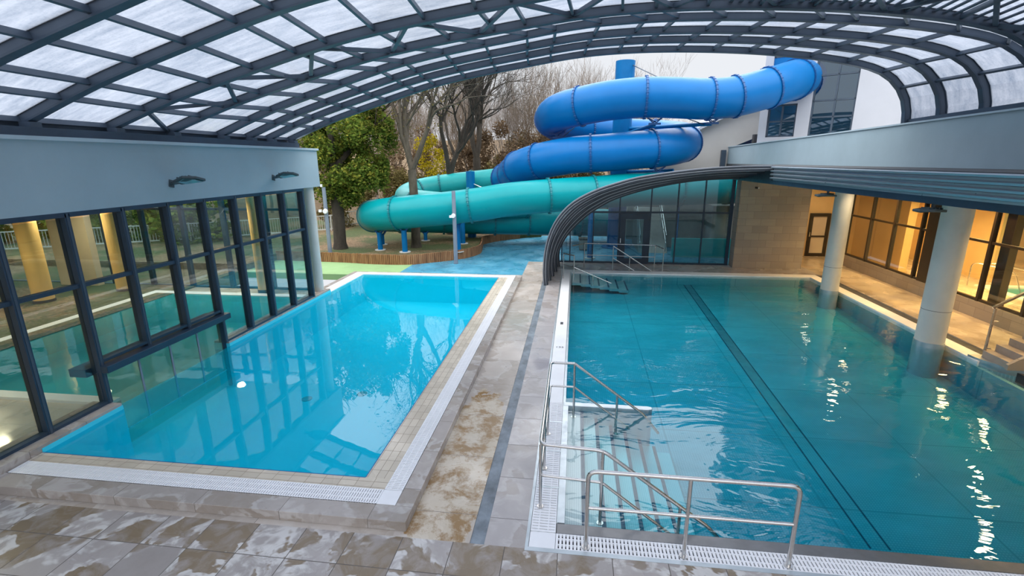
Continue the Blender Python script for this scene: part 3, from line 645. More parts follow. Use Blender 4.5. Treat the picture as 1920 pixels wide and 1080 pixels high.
# hall lights (warm)
def area(name, loc, size, power, col, rot=(0, 0, 0), sy=None):
    l = bpy.data.lights.new(name, 'AREA'); l.size = size; l.energy = power; l.color = col
    if sy: l.shape = 'RECTANGLE'; l.size_y = sy
    o = bpy.data.objects.new(name, l); COL.objects.link(o); o.location = loc; o.rotation_euler = rot; return o
def downlight(x, y, z, r, mat, label, grp, power=25, col=(1, .72, .36)):
    t = thing('downlight', label, 'ceiling light', (x, y, z), grp)
    mb = MB(); n = 20
    for (ra, rb, za, zb) in ((r, r+.03, z, z-.02),): mb.cyl((x, y, z), (x, y, z-.02), ra+.03, n=n)
    mb.build('rim', 'lamp_body', t); MB().cyl((x, y, z-.021), (x, y, z-.03), r, n=n).build('lens', mat, t)
    l = bpy.data.lights.new('glow', 'SPOT'); l.energy = power; l.color = col; l.spot_size = 2.6; l.spot_blend = .8; l.shadow_soft_size = r
    o = bpy.data.objects.new('bulb', l); COL.objects.link(o); o.location = (0, 0, -.05); o.parent = t
    return t
for (x, y) in ((-16.8, 14.2), (-17.0, 11.0), (-12, 15.0), (-11.5, 6), (-16.5, 8.2)):
    downlight(x, y, GZ1+.02, .14, 'bulb_warm', 'round warm ceiling light in the left hall', 'left hall ceiling lights', 480, (1, .80, .52))

# ================================================================== RIGHT HALL
SX = 6.5; CZ = 3.68; BT = 4.26; RF_ = 8.40
cl = struct(MB().box(SX+.12, 12.0, -4, 22.0, CZ+.05, BT).box(9.4, 20, 22.0, 24.7, CZ+.05, BT).box(12.0, 20, -4, 22, CZ+.05, BT).build('ceiling', 'ceiling'), 'low ceiling slab over the columns and walkway', 'ceiling')
struct(MB().box(SX+.02, RF_, -4, 22, BT-.01, BT+.015).build('trim_10', 'dark'), 'dark covering on top of the low right roof', 'roof covering')
bb = struct(MB().box(SX, SX+.14, -4, 21.95, CZ, CZ+.13).build('trim_4', 'frame_navy'), 'dark beam under the ribbed metal edge of the right roof', 'beam')
# ribbed edge
prof = []; zz = CZ+.13; n = 4; hh = (BT-zz)/n
for i in range(n):
    b = zz+i*hh
    prof += [(SX-.0, b), (SX-.0, b+hh*.34), (SX-.09, b+hh*.50), (SX-.11, b+hh*.82), (SX-.06, b+hh*.98)]
prof += [(SX-.04, BT), (SX+.02, BT), (SX+.02, CZ+.13)]
struct(MB().xz(prof, -4, 17.55).build('trim_5', 'corr'), 'horizontally ribbed metal edge of the low right roof', 'cladding')
# fascia above (slightly falling away)
RF = 8.40
def rfz(y, a, b): return a+(b-a)*(y-11)/(34-11)
struct(MB().box(RF-.02, RF+.02, -4, 34, 4.0, 4.26).build('trim_11', 'dark'), 'dark shadow gap strip below the right wall band', 'trim')
poly = [(-4, 4.27), (34, 4.05), (34, rfz(34, 5.38, 5.08)), (11, 5.38), (-4, 5.57)]
struct(MB().yz(poly, RF, RF+.25).build('wall_right', 'wall'), 'pale grey green rendered wall band above the right roof', 'wall')
poly = [(-4, 5.57), (11, 5.38), (34, 5.08), (34, 5.12), (11, 5.42), (-4, 5.61)]
struct(MB().yz(poly, RF-.04, RF+.5).build('trim_6', 'wall_cap'), 'thin metal cap on the right wall band', 'trim')
struct(MB().box(RF, 9.4, 24.7, 34, 0, 4.2).box(RF, 9.4, 22.0, 24.7, 3.6, 4.2).build('wall_right', 'concrete'), 'concrete side wall beyond the glass facade', 'wall')
# stone wall, recess, door
struct(MB().box(6.75, 9.5, 21.42, 22.0, 0, CZ+.05).build('wall_back', 'stone'), 'stone clad wall block beside the glass facade', 'wall')
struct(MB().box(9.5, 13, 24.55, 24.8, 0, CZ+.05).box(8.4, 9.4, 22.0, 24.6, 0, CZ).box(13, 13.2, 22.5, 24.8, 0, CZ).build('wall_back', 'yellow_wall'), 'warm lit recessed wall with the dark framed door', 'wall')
def door(name, label, x0, x1, y, z1, mat, glassm, fw=.12, mid=None):
    d = thing(name, label, 'door', ((x0+x1)/2, y, 0), kind='structure')
    MB().box(x0, x0+fw, y-.08, y, 0, z1).box(x1-fw, x1, y-.08, y, 0, z1).box(x0+fw, x1-fw, y-.08, y, z1-fw, z1).box(x0+fw, x1-fw, y-.08, y, 0, fw).build('door_frame', mat, d)
    if mid: MB().box(x0+fw, x1-fw, y-.08, y, mid-.04, mid+.04).build('crossbar', mat, d)
    MB().box(x0+fw, x1-fw, y-.045, y-.035, fw, z1-fw).build('pane', glassm, d)
    MB().box(x0+.03, x0+.06, y-.15, y-.08, .95, 1.15).build('handle', 'stainless', d)
    return d
door('door_1', 'dark framed glass door in the recessed yellow wall', 10.95, 11.85, 24.545, 2.03, 'frame_brown', 'beige', .15, .95)
# side windows wall
WX = 11.6
struct(MB().box(WX, WX+.3, 3, 22.5, 0, .47).build('wall_right', 'stone'), 'low stone wall under the warm lit windows', 'wall')
wr = thing('window_5', 'bronze framed glass wall glowing warm yellow on the right', 'glass wall', (WX, 15, .47), kind='structure')
wy = [22.5, 20.95, 19.49, 18.05, 16.23, 15.18, 13.7, 12.2, 10.7, 9.2]
for y in wy: MB().box(WX+.02, WX+.14, y-.04, y+.04, .47, CZ+.05).build('mullion', 'frame_brown', wr)
MB().box(WX-.0, WX+.25, 17.0, 17.75, .47, CZ+.05).build('wide_mullion', 'frame_brown', wr)
for y in (17.95, 15.0, 12.0): MB().box(WX+.3, WX+.5, y-.16, y+.16, 0, CZ+.05).build('steel_pier', 'frame_brown', wr)
for z in (.51, 2.17, 3.1, 3.70): MB().box(WX+.04, WX+.12, 9, 22.5, z-.035, z+.035).build('transom', 'frame_brown', wr)
for a, b in zip(wy[:-1], wy[1:]): MB().box(WX+.07, WX+.078, b+.04, a-.04, .54, 3.66).build('pane', 'glass_hall', wr)
# room behind
struct(MB().box(WX+.3, 14.3, 3, 24.7, DK, .05).box(14.3, 20, 18.9, 24.7, DK, .05).box(14.3, 20, 3, 9, DK, .05).build('floor', 'tile_hall'), 'tiled floor of the warm lit hall behind the right windows', 'floor')
struct(MB().box(19.8, 20, 3, 24.7, 0, 4).box(13.2, 20, 24.5, 24.7, 0, 4).box(12, 20, 2.8, 3, 0, 4).build('wall_right', 'beige'), 'beige far walls of the warm lit hall', 'wall')
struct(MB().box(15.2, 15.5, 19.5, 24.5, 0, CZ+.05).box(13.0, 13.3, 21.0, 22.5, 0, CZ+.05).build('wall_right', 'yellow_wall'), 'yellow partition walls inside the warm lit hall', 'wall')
rp = thing('swimming_pool', 'indoor pool behind the right windows', 'pool', (17, 14, -.8), kind='structure')
MB().box(14.5, 19.8, 9, 18.7, -.8, -.7).box(14.4, 14.5, 9, 18.7, -.8, -.0).build('basin', 'basin_hall', rp)
MB().box(14.3, 14.6, 9, 18.9, -.2, .09).box(14.6, 19.8, 18.6, 18.9, -.2, .09).build('cream_coping', 'white_edge', rp)
MB().add([(14.6, 9, .04), (19.8, 9, .04), (19.8, 18.6, .04), (14.6, 18.6, .04)], [(0, 1, 2, 3)]).build('water', 'water_hall', rp)
hr = thing('pool_railing', 'curved steel grab rail by the indoor pool behind the right windows', 'railing', (14.2, 17.9, .05))
for dx in (0, .5): MB().tube(rail_pts([(14.1+dx, 18.95, .05), (14.1+dx, 18.95, .9), (14.9+dx, 18.2, .75), (15.1+dx, 18.0, .0)], .2), .02, 8).build('handrail', 'stainless', hr, True)
for i, (x, y, r) in enumerate([(8.86, 17.65, .27), (8.86, 12.65, .30)]):
    c = thing('column', ['round concrete column in the teal pool, farther one', 'round concrete column in the teal pool, nearer one'][i], 'column', (x, y, -1.0))
    MB().cyl((x, y, .10), (x, y, CZ+.06), r, n=36).build('shaft', 'column', c, True)
    MB().cyl((x, y, .905), (x, y, .915), r+.002, n=36).build('joint_line', 'dark', c, True)
    MB().cyl((x, y, -1.05), (x, y, .10), r+.012, n=36).build('steel_collar', 'stainless_sheet', c, True)
# round ceiling lights of the right hall
k = 0
for (x, y) in [(9.1, 16.77), (9.09, 12.67), (9.12, 10.12), (10.9, 23.1)]:
    downlight(x, y, CZ+.05, .13, 'bulb_white', 'round warm ceiling light over the teal pool', 'pool hall ceiling lights', 90, (1, .74, .42))
for (x, y) in [(10.9, 19.6), (10.9, 15.2), (10.7, 12.4), (10.4, 9.0)]:
    downlight(x, y, CZ+.05, .11, 'bulb_white', 'round warm ceiling light over the walkway', 'walkway ceiling lights', 300, (1, .60, .24))
for (x, y) in [(13.2, 23.0), (13.3, 21.4), (12.8, 19.04), (12.9, 17.2), (12.81, 15.18), (16, 21.5), (17, 16), (17, 12), (14, 11)]:
    downlight(x, y, CZ+.05, .13, 'bulb_warm', 'round warm ceiling light behind the right windows', 'warm hall ceiling lights', 900, (1, .68, .26))
# floodlights
def floodlight(label, loc, d, mount, s=1.0):
    """d = +1 faces +x, -1 faces -x ; mount: 'wall' or 'beam'"""
    t = thing('floodlight', label, 'floodlight', loc); x, y, z = loc
    L = .56*s; W_ = .21*s
    mb = MB(); q = [(x, y-W_*.5, z), (x+d*L*.55, y-W_, z+.03*s), (x+d*L, y-W_*.6, z-.0), (x+d*L, y+W_*.6, z-.0), (x+d*L*.55, y+W_, z+.03*s), (x, y+W_*.5, z)]
    vs = q+[(a, b, c+.055*s) for a, b, c in q]; n = 6
    mb.add(vs, [tuple(range(n-1, -1, -1)), tuple(range(n, 2*n))]+[(i, (i+1) % n, n+(i+1) % n, n+i) for i in range(n)])
    b = mb.build('housing', 'lamp_body', t, bev=.012)
    mb = MB()
    for i in range(5): xx = x+d*L*(.2+.12*i); mb.box(xx-.006, xx+.006, y-W_*.6, y+W_*.6, z+.06*s, z+.10*s)
    mb.build('cooling_fins', 'lamp_body', t)
    MB().add([(x+d*L*.2, y-W_*.5, z-.004), (x+d*L*.55, y-W_*.85, z+.018), (x+d*L*.92, y-W_*.5, z-.01), (x+d*L*.92, y+W_*.5, z-.01), (x+d*L*.55, y+W_*.85, z+.018), (x+d*L*.2, y+W_*.5, z-.004)], [(0, 1, 2, 3, 4, 5)]).build('lens', 'lamp_glass', t)
    if mount == 'wall': MB().box(min(x, x-d*.14), max(x, x-d*.14), y-.03, y+.03, z+.0, z+.05).box(x-d*.14-.01, x-d*.14+.01, y-.06, y+.06, z-.05, z+.1).build('bracket', 'lamp_body', t)
    else: MB().cyl((x+d*L*.4, y, z+.04), (x+d*L*.4, y, z+.16), .03, n=10).box(x+d*L*.4-.07, x+d*L*.4+.07, y-.05, y+.05, z+.15, z+.175).build('bracket', 'lamp_body', t)
    if mount == 'wall': t.rotation_euler = (math.radians(-14), math.radians(-8), 0)
    return t
floodlight('dark floodlight on the left wall band, nearer one', (-8.2, 9.35, 4.08), 1, 'wall', 1.0)
floodlight('dark floodlight on the left wall band, farther one', (-8.2, 12.9, 4.08), 1, 'wall', 1.0)
floodlight('dark floodlight under the roof edge beside the farther column', (6.85, 14.1, 3.525), -1, 'beam', .85)
floodlight('dark floodlight under the roof edge beside the nearer column', (6.80, 10.05, 3.525), -1, 'beam', .85)
# corner staircase
sc = thing('corner_staircase', 'stone staircase with glass balustrade at the right picture edge', 'stairs', (10, 10, 0))
drum = [(10.3-1.08*math.cos(a), 11.9-1.08*math.sin(a)) for a in [i*math.pi/2/16 for i in range(17)]]+[(12.2, 10.82), (12.2, 11.9)]
MB().prism(drum, -1.15, -.12).build('drum_wall', 'basin_right', sc, True)
MB().prism([(x, y) for x, y in drum], -.12, .05).build('drum_rim', 'stainless_sheet', sc, True)
for i in range(8):
    MB().box(9.40+i*.24, 12.2, 11.05, 11.75, .16*i+.05, .16*(i+1)+.05).build('step', 'wood_stairs', sc)
MB().xz([(9.34, .05), (9.34, .17), (11.3, 1.5), (11.3, 1.1), (9.9, .05)], 10.98, 11.05).build('stringer', 'stone', sc)
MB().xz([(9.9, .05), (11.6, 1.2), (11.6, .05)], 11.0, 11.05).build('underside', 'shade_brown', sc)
MB().box(9.44, 9.48, 11.76, 11.80, .0, 1.2).build('balustrade_post', 'stainless', sc)
MB().beam((9.40, 11.78, 1.22), (10.9, 11.78, 2.2), .05, .05).build('handrail', 'stainless', sc)
MB().add([(9.5, 11.77, .12), (10.9, 11.77, 1.05), (10.9, 11.77, 2.1), (9.5, 11.77, 1.15)], [(0, 1, 2, 3)]).build('glass_panel', 'glass_rail', sc)
for z in (.25, .9): MB().cyl((9.46, 11.78, z), (9.56, 11.76, z), .02, n=8).build('clamp', 'stainless', sc)

# ================================================================== GLASS FACADE + NESTED ARCHES
OUT = [(-1.08, 0), (-1.12, .56), (-1.03, 1.5), (-.72, 2.34), (-.16, 3.0), (.6, 3.44), (1.4, 3.72), (2.2, 3.93), (3.6, 4.13), (5.0, 4.25), (6.48, 4.28)]
INN = [(-.66, 0), (-.68, .7), (-.27, 1.4), (.5, 2.12), (1.15, 2.58), (1.8, 2.94), (3.0, 3.33), (4.3, 3.62), (5.3, 3.74), (6.48, 3.80)]
def resamp(p, n):
    L = [0]
    for a, b in zip(p[:-1], p[1:]): L.append(L[-1]+math.hypot(b[0]-a[0], b[1]-a[1]))
    out = []
    for i in range(n):
        t = L[-1]*i/(n-1)
        for j in range(len(L)-1):
            if L[j] <= t+1e-9 <= L[j+1]+1e-6:
                f = (t-L[j])/(L[j+1]-L[j]); out.append((p[j][0]+(p[j+1][0]-p[j][0])*f, p[j][1]+(p[j+1][1]-p[j][1])*f)); break
    return out
def smooth2(p, n):
    q = catmull([(a, 0, b) for a, b in p], 6); return resamp([(v.x, v.z) for v in q], n)
OUTs, INNs = smooth2(OUT, 40), smooth2(INN, 40)
ne = thing('nested_enclosure', 'stack of dark nested aluminium arches sweeping over the far end of the teal pool', 'pool enclosure', (-1, 19.5, 0))
yy = [17.6, 18.25, 19.0, 19.85, 20.9]
for i, y in enumerate(yy):
    f = i/len(yy)
    pf = [(a[0]*(1-f)+b[0]*f, a[1]*(1-f)+b[1]*f) for a, b in zip(OUTs, INNs)]
    nxt = (yy+[21.75])[i+1]
    MB().band(pf, y, y+.22, .16).build('arch_frame', 'nest', ne)
    MB().band(offset(pf, .015), y-.012, y+.24, .035).build('edge_strip', 'nest_panel', ne)  # pale strips stand in for the sky highlights on the arch edges
    MB().band(offset(pf, -.075), y-.014, y+.02, .022).build('edge_strip', 'nest_edge', ne)
    MB().band(offset(pf, -.02), y+.2, nxt, .03).build('arch_panel', 'nest_panel', ne)
MB().box(SX-.03, SX+.14, 17.55, 21.95, CZ+.12, BT+.01).build('end_housing', 'nest', ne)
# facade
fa = thing('window_6', 'tall glass facade under the curved arches at the far pool end', 'glass wall', (3, 21.95, 0), kind='structure')
mx = [-.55, -.18, .83, 1.95, 3.28, 4.4, 5.5, 6.62]
INE = [(a, b) for a, b in INN if True]
for x in mx:
    t = interp([(a, b) for a, b in INN[1:]], x)-.02; w = .05 if x not in (6.62,) else .13
    MB().box(x-w/2, x+w/2, 21.9, 22.0, 0, t).build('mullion', 'frame_navy', fa)
for a, b in zip(mx[:-1], mx[1:]):
    n = 6; xs = [a+(b-a)*i/n for i in range(n+1)]; poly = [(a, .05)]+[(b, .05)]+[(x, interp(INN[1:], x)-.04) for x in reversed(xs)]
    MB().xz(poly, 21.945, 21.95).build('pane', 'glass_facade', fa)
MB().box(.5, 6.6, 21.91, 21.99, 2.24, 2.32).box(-.66, 6.6, 21.91, 21.99, 0, .07).build('transom', 'frame_navy', fa)
door('door_2', 'dark framed glass door in the far glass facade', 1.98, 3.25, 21.905, 2.24, 'frame_navy', 'glass_facade', .25)
cm = thing('security_camera', 'tiny camera at the top of the stone clad wall', 'camera', (7.35, 21.4, 3.35))
MB().box(7.3, 7.36, 21.25, 21.42, 3.33, 3.40).build('body', 'black', cm); MB().cyl((7.38, 21.3, 3.36), (7.38, 21.24, 3.36), .03, n=10).build('lens', 'white_plastic', cm)

# ================================================================== BIG ROOF
RP0 = [(-8.66, 5.10), (-8.3, 5.24), (-7.7, 5.47), (-6.95, 5.73), (-5.6, 6.13), (-4.2, 6.52), (-2.9, 6.78), (-1.6, 6.98), (0, 7.2), (1.3, 7.27), (2.6, 7.26), (4.0, 7.19), (5.2, 7.08), (6.3, 6.93), (7.2, 6.74), (7.75, 6.52), (8.12, 6.18), (8.32, 5.78), (8.38, 5.34)]
def rprof(k):  # k = (sideways stretch of the right haunch, vertical scale) of one module
    out = []; k, sc_ = k
    for x, z in RP0:
        w = max(0, (x-2)/6.4)*k; out.append((x+w, 5.1+(z-5.1)*sc_))
    return smooth2(out, 61)
arch_y = [(14.47, (.0, 1)), (13.40, (.12, 1)), (12.50, (.40, 1)), (11.44, (.62, 1)), (9.90, (-.5, .905)), (8.54, (-.7, .91)), (7.05, (-.7, .99)), (5.6, (-.5, 1)), (4.1, (-.4, 1)), (2.5, (-.3, 1)), (.8, (-.3, 1)), (-1.2, (-.3, 1)), (-3.4, (-.3, 1))]
rf = thing('retractable_roof', 'vaulted steel and translucent roof spanning both pools overhead', 'roof', (0, 6, 5))
AH = .155
for y, k in arch_y:
    p = rprof(k); pt = offset(p, AH)
    MB().band(pt, y-.045, y+.045, AH).build('arch', 'steel_roof', rf)
    MB().band(offset(p, .02), y-.07, y+.07, .03).build('arch_flange', 'steel_dark', rf)
    MB().band(offset(p, AH+.015), y-.07, y+.07, .03).build('arch_flange', 'steel_roof', rf)
npur = 22
for (y0, k0), (y1, k1) in zip(arch_y[:-1], arch_y[1:]):
    p = offset(rprof(k0), AH-.02); q = offset(rprof(k1), AH-.02)
    n = len(p)
    mb = MB(); vs = [(a, y0, b) for a, b in p]+[(a, y1, b) for a, b in q]
    mb.add(vs, [(i, i+1, n+i+1, n+i) for i in range(n-1)])
    MBs = mb.build('panel', 'panel', rf)
    for j in range(npur+1):
        i = int(round(j*(n-1)/npur)); a = p[i]; b = q[i]
        i2 = min(i+1, n-1); i1 = max(i-1, 0); tx, tz = p[i2][0]-p[i1][0], p[i2][1]-p[i1][1]; L = math.hypot(tx, tz); up = (-tz/L, 0, tx/L)
        dn = AH-.10; A = (a[0]-up[0]*dn, y0-.03, a[1]-up[2]*dn); B = (b[0]-up[0]*dn, y1+.03, b[1]-up[2]*dn)
        MB().beam(A, B, .048, .085, up).build('purlin', 'steel_roof', rf)
# zigzag bracing of the double arch
y0, k0 = arch_y[4]; y1, k1 = arch_y[5]
p = offset(rprof(k0), .06); q = offset(rprof(k1), .06); n = len(p)
nb = 20
for j in range(nb):
    i = int(j*(n-1)/nb); i2 = int((j+1)*(n-1)/nb)
    a, b = (p[i], q[i2]) if j % 2 == 0 else (q[i], p[i2]); ya, yb = (y0, y1) if j % 2 == 0 else (y1, y0)
    MB().beam((a[0], ya, a[1]), (b[0], yb, b[1]), .07, .07).build('brace', 'steel_roof', rf)
# dark slats over the right part of the near bays
for (y0, k0), (y1, k1) in zip(arch_y[4:7], arch_y[5:8]):
    p = offset(rprof(k0), AH-.06); q = offset(rprof(k1), AH-.06)
    n = len(p)
    mb = MB()
    for j in range(31):
        f = .655+.28*j/30; u = f*(n-1); i = int(u); t = u-i
        if i+1 >= n-1: break
        a = (p[i][0]*(1-t)+p[i+1][0]*t, y0, p[i][1]*(1-t)+p[i+1][1]*t); b = (q[i][0]*(1-t)+q[i+1][0]*t, y1, q[i][1]*(1-t)+q[i+1][1]*t)
        mb.beam(a, b, .065, .02)
    mb.build('slat_layer', 'slat', rf)
struct(MB().box(-8.85, -8.45, -3.5, 14.6, 4.92, 5.06).build('trim_7', 'steel_dark'), 'dark steel running track on the left wall band', 'track')
struct(MB().box(-8.95, -8.75, -3.5, 14.6, 5.06, 5.24).build('trim_8', 'steel_dark'), 'dark upstand behind the arch feet on the left', 'track')
# feet of the arches
for y, k in arch_y[:7]:
    MB().box(-8.66, -8.46, y-.09, y+.09, 5.06, 5.14).build('wheel_foot', 'steel_roof', rf)
poly = [(-4, 5.61), (11, 5.42), (14.6, 5.375), (14.6, 5.46), (11, 5.52), (-4, 5.71)]
struct(MB().yz(poly, 8.44, 8.75).build('trim_9', 'steel_dark'), 'dark steel running track on the right wall band', 'track')

# ================================================================== SLIDES
BLUE = [(10.5, 25.9, 8.1), (9.55, 24.7, 7.90), (8.35, 23.9, 7.52), (6.89, 23.5, 7.14), (5.63, 23.3, 7.02), (4.27, 23.2, 7.08), (2.92, 23.2, 7.13), (1.56, 23.3, 7.06), (.28, 23.6, 6.89), (-.82, 24.3, 6.70), (-1.25, 25.6, 6.50),
        (-.75, 27.0, 6.24), (.53, 28.3, 6.05), (2.6, 28.8, 5.88), (4.53, 28.2, 5.70), (5.35, 26.7, 5.46), (4.95, 25.0, 5.18), (3.87, 24.0, 5.01), (2.64, 23.7, 4.92), (1.2, 23.6, 4.81), (-.27, 23.7, 4.71), (-1.79, 24.1, 4.45), (-2.85, 25.0, 4.12), (-3.35, 26.4, 3.77), (-3.9, 27.6, 3.5)]
TEAL = [(-3.6, 27.5, 3.55), (-5.43, 28.0, 3.37), (-7.32, 28.0, 3.17), (-8.8, 27.5, 2.92), (-9.3, 26.4, 2.62), (-8.4, 25.3, 2.45), (-6.6, 24.9, 2.32), (-4.6, 25.6, 2.2), (-2.5, 26.6, 2.15)]
TEAL2 = [(7.75, 25.1, 3.2), (6.95, 24.55, 3.22), (5.447, 24.221, 3.176), (2.923, 23.813, 3.156), (0.818, 23.302, 3.033), (-0.715, 22.893, 2.949), (-2.862, 22.433, 2.793), (-4.435, 22.229, 2.558), (-5.825, 22.096, 2.395), (-7.318, 22.024, 2.252), (-8.789, 22.229, 2.088), (-9.811, 22.995, 1.925), (-10.045, 24.048, 1.76), (-9.267, 25.183, 1.579), (-7.6, 25.9, 1.45), (-5.5, 26.5, 1.33), (-3.2, 27.0, 1.25), (-0.5, 27.6, 1.15), (2.5, 28.2, 1.05)]
def slide(root, ctrl, r, mat, fmat, rings, nseg=8):
    path = catmull(ctrl, nseg); idx = sorted(set([0]+[int(round(f*nseg)) for f in rings]+[len(path)-1]))
    for a, b in zip(idx[:-1], idx[1:]):
        MB().tube(path[a:b+1], r, 28, cap=False).build('tube_section', mat, root, True)
    for a in idx[1:]:
        a = min(a, len(path)-2); d = (path[a+1]-path[max(a-1, 0)]).normalized(); c = path[a]; s_ = d.cross(Vector((0, 0, 1))).normalized(); u = s_.cross(d)
        mb = MB(); n = 28
        rr = [(r-.004, -.035), (r+.055, -.035), (r+.055, .035), (r-.004, .035)]
        vs = [c+(s_*math.cos(t)+u*math.sin(t))*q+d*w for t in [2*math.pi*i/n for i in range(n)] for q, w in rr]
        fs = [(i*4+j, i*4+(j+1) % 4, ((i+1) % n)*4+(j+1) % 4, ((i+1) % n)*4+j) for i in range(n) for j in range(4)]
        mb.add(vs, fs)
        for i in range(n):
            t = 2*math.pi*(i+.5)/n; e_ = c+(s_*math.cos(t)+u*math.sin(t))*(r+.05)
            mb.cyl(e_-d*.06, e_+d*.06, .018, n=5)
        mb.build('flange', fmat, root)
    return path
bs = thing('water_slide', 'glossy blue tube slide coiling out of the white building', 'water slide', (2.3, 26.0, 3))
slide(bs, BLUE, .84, 'blue', 'blue_flange', [1.0, 2.1, 3.1, 4.0, 6.0, 8.1, 10, 12, 13.8, 15.8, 17.4, 19.4, 21, 22, 22.9, 24])
ts = thing('water_slide', 'teal tube slide looping low among the trees', 'water slide', (-7, 24, .5))
slide(ts, TEAL2, .76, 'teal', 'teal_flange', [.9, 2.3, 4, 5.3, 7.2, 9.6, 11.4, 13, 14.2, 15.5, 16.2, 17.2])
slide(ts, TEAL, .62, 'teal_pale', 'teal_flange', [1.2, 2.3, 3.1, 5, 6.2, 7.3])
# slab supports
tw = thing('slide_tower', 'thick blue steel mast carrying the blue slide', 'mast', (2.23, 26.2, 0))
MB().cyl((2.2, 26.2, 0), (2.26, 26.2, 9.15), .47, n=32).build('mast', 'blue_post', tw, True)
MB().cyl((2.2, 26.2, 0), (2.2, 26.2, .05), .75, n=24).build('base_plate', 'blue_post', tw)
for (p_, q_) in (((2.2, 26.2, 6.0), (5.9, 23.6, 6.02)), ((2.2, 26.2, 5.7), (3.4, 23.4, 6.0)), ((2.2, 26.2, 3.55), (-1.7, 24.6, 3.45)), ((2.2, 26.2, 3.9), (4.6, 24.6, 4.0)), ((2.2, 26.2, 5.35), (-1.0, 25.0, 5.35)), ((2.2, 26.2, 3.6), (3.9, 24.0, 3.9))):
    MB().cyl(p_, q_, .085, n=12).build('arm', 'blue_post', tw, True)
for (p_, q_) in (((2.55, 26.0, 8.95), (3.4, 23.2, 7.95)), ((2.2, 26.2, 8.0), (-.8, 24.9, 5.5)), ((2.2, 26.2, 7.6), (5.6, 23.7, 6.0))):
    MB().cyl(p_, q_, .022, n=6).build('tension_rod', 'steel_dark', tw)
def saddle(root, x, y, z, w=.32):
    mb = MB()
    for dx in (-w, w): mb.beam((x+dx, y, z+.22), (x, y, z-.05), .05, .05).beam((x+dx, y, z+.22), (x-dx*.3, y, z), .04, .04)
    mb.box(x-w*.8, x+w*.8, y-.08, y+.08, z-.08, z+.0); mb.build('saddle', 'blue_flange', root)
for s_ in ((3.4, 23.3, 6.08), (5.9, 23.5, 6.08), (-.9, 24.9, 5.62), (3.8, 24.0, 3.98), (-1.6, 24.4, 3.5)): saddle(tw, *s_)
def post(label, x, y, ztop, r=.13, z0=.33, sw=.35):
    t = thing('slide_post', label, 'post', (x, y, z0), 'blue posts under the teal slide')
    MB().cyl((x, y, z0), (x, y, ztop-.2), r, n=18).build('shaft', 'blue_post', t, True)
    MB().cyl((x, y, z0), (x, y, z0+.03), r+.14, n=18).build('base_plate', 'column', t)
    mb = MB()
    for a in (-1, 1): mb.beam((x, y, ztop-.35), (x+a*sw, y, ztop+.12), .09, .09)
    mb.build('bracket', 'blue_flange', t); return t
post('blue slide post at the front left by the wooden edging', -7.95, 21.95, 1.58)
post('blue slide post under the tight left bend', -9.35, 22.4, 1.40, .12)
post('blue slide post behind the left bend', -9.85, 23.9, 1.1, .12)
post('blue slide post in the grass behind the first trunk', -8.0, 25.4, .98, .10)
post('blue slide post at the edging corner', -5.45, 22.3, 1.85, .13)
post('taller blue slide post just behind the corner post', -5.75, 24.6, 1.75, .13)
post('short blue slide post beside the blue paving', .75, 23.0, 2.6, .13, 0)
t = thing('slide_post', 'tall blue post rising behind the teal slide', 'post', (-5.75, 26.9, .33))
MB().cyl((-5.75, 26.9, .33), (-5.75, 26.9, 3.95), .24, n=22).build('shaft', 'blue_post', t, True)
for q_ in ((-4.2, 27.2, 2.7), (-3.9, 26.6, 2.55)): MB().cyl((-5.6, 26.8, 3.3), q_, .02, n=6).build('tension_rod', 'white_plastic', t)

# ================================================================== WHITE BUILDING
P0 = Vector((9.983, 25.0, 0)); DR = Vector((-.845, .534, 0)).normalized(); NR = Vector((-.534, -.845, 0)).normalized()
def bq(mb, s0, s1, z0, z1, d0=0., d1=.3):   # box on the building face, d measured behind(+)/in front(-)
    vs = [P0+DR*s-NR*d+Vector((0, 0, z)) for z in (z0, z1) for s, d in ((s0, d0), (s1, d0), (s1, d1), (s0, d1))]
    return mb.add(vs, [(0, 3, 2, 1), (4, 5, 6, 7), (0, 1, 5, 4), (1, 2, 6, 5), (2, 3, 7, 6), (3, 0, 4, 7)])
wb = thing('building', 'white building the blue slide leaves from, behind the right wall band', 'building', (10, 25.4, 4.2))
mb = MB(); bq(mb, -9, -2.15, 3.9, 14); bq(mb, -.5, .05, 3.9, 14); bq(mb, 1.26, 1.6, 3.9, 14); bq(mb, .05, 1.26, 6.95, 7.25)
bq(mb, -2.15, -.5, 3.9, 5.2); bq(mb, .05, 1.26, 3.9, 5.5); bq(mb, 1.3, 1.6, 3.9, 14, .3, 6); bq(mb, -9, 1.6, 3.9, 14, 5.8, 6.0)
mb.build('wall', 'bldg', wb)
MB_ = MB(); bq(MB_, -.0, 1.26, 7.25, 9.0, .1, .2); MB_.build('slide_panel', 'blue', wb)
def bwin(s0, s1, z0, z1, vs, hs):
    f = MB(); bq(f, s0, s0+.07, z0, z1, .08, .2); bq(f, s1-.07, s1, z0, z1, .08, .2); bq(f, s0, s1, z0, z0+.07, .08, .2); bq(f, s0, s1, z1-.07, z1, .08, .2)
    for v in vs: bq(f, v-.035, v+.035, z0, z1, .08, .2)
    for h in hs: bq(f, s0, s1, h-.035, h+.035, .08, .2)
    fo = f.build('window', 'steel_dark', wb); g = MB(); bq(g, s0, s1, z0, z1, .15, .16); g.build('pane', 'glass_far', fo)
bwin(-2.15, -.5, 5.2, 12, [-1.38], [6.3, 7.0, 8.05, 9.4]); bwin(.05, 1.26, 5.5, 6.95, [.66], [6.2]); bwin(.05, 1.26, 9.0, 12, [.66], [9.2])
mb = MB(); bq(mb, -2.2, 1.3, 3.9, 12, 3.0, 3.1); mb.build('inner_wall', 'bldg_cream', wb)
mb = MB(); bq(mb, -9, 1.6, 13.9, 14.1, 0, 6.0); mb.build('roof', 'bronze_roof', wb)
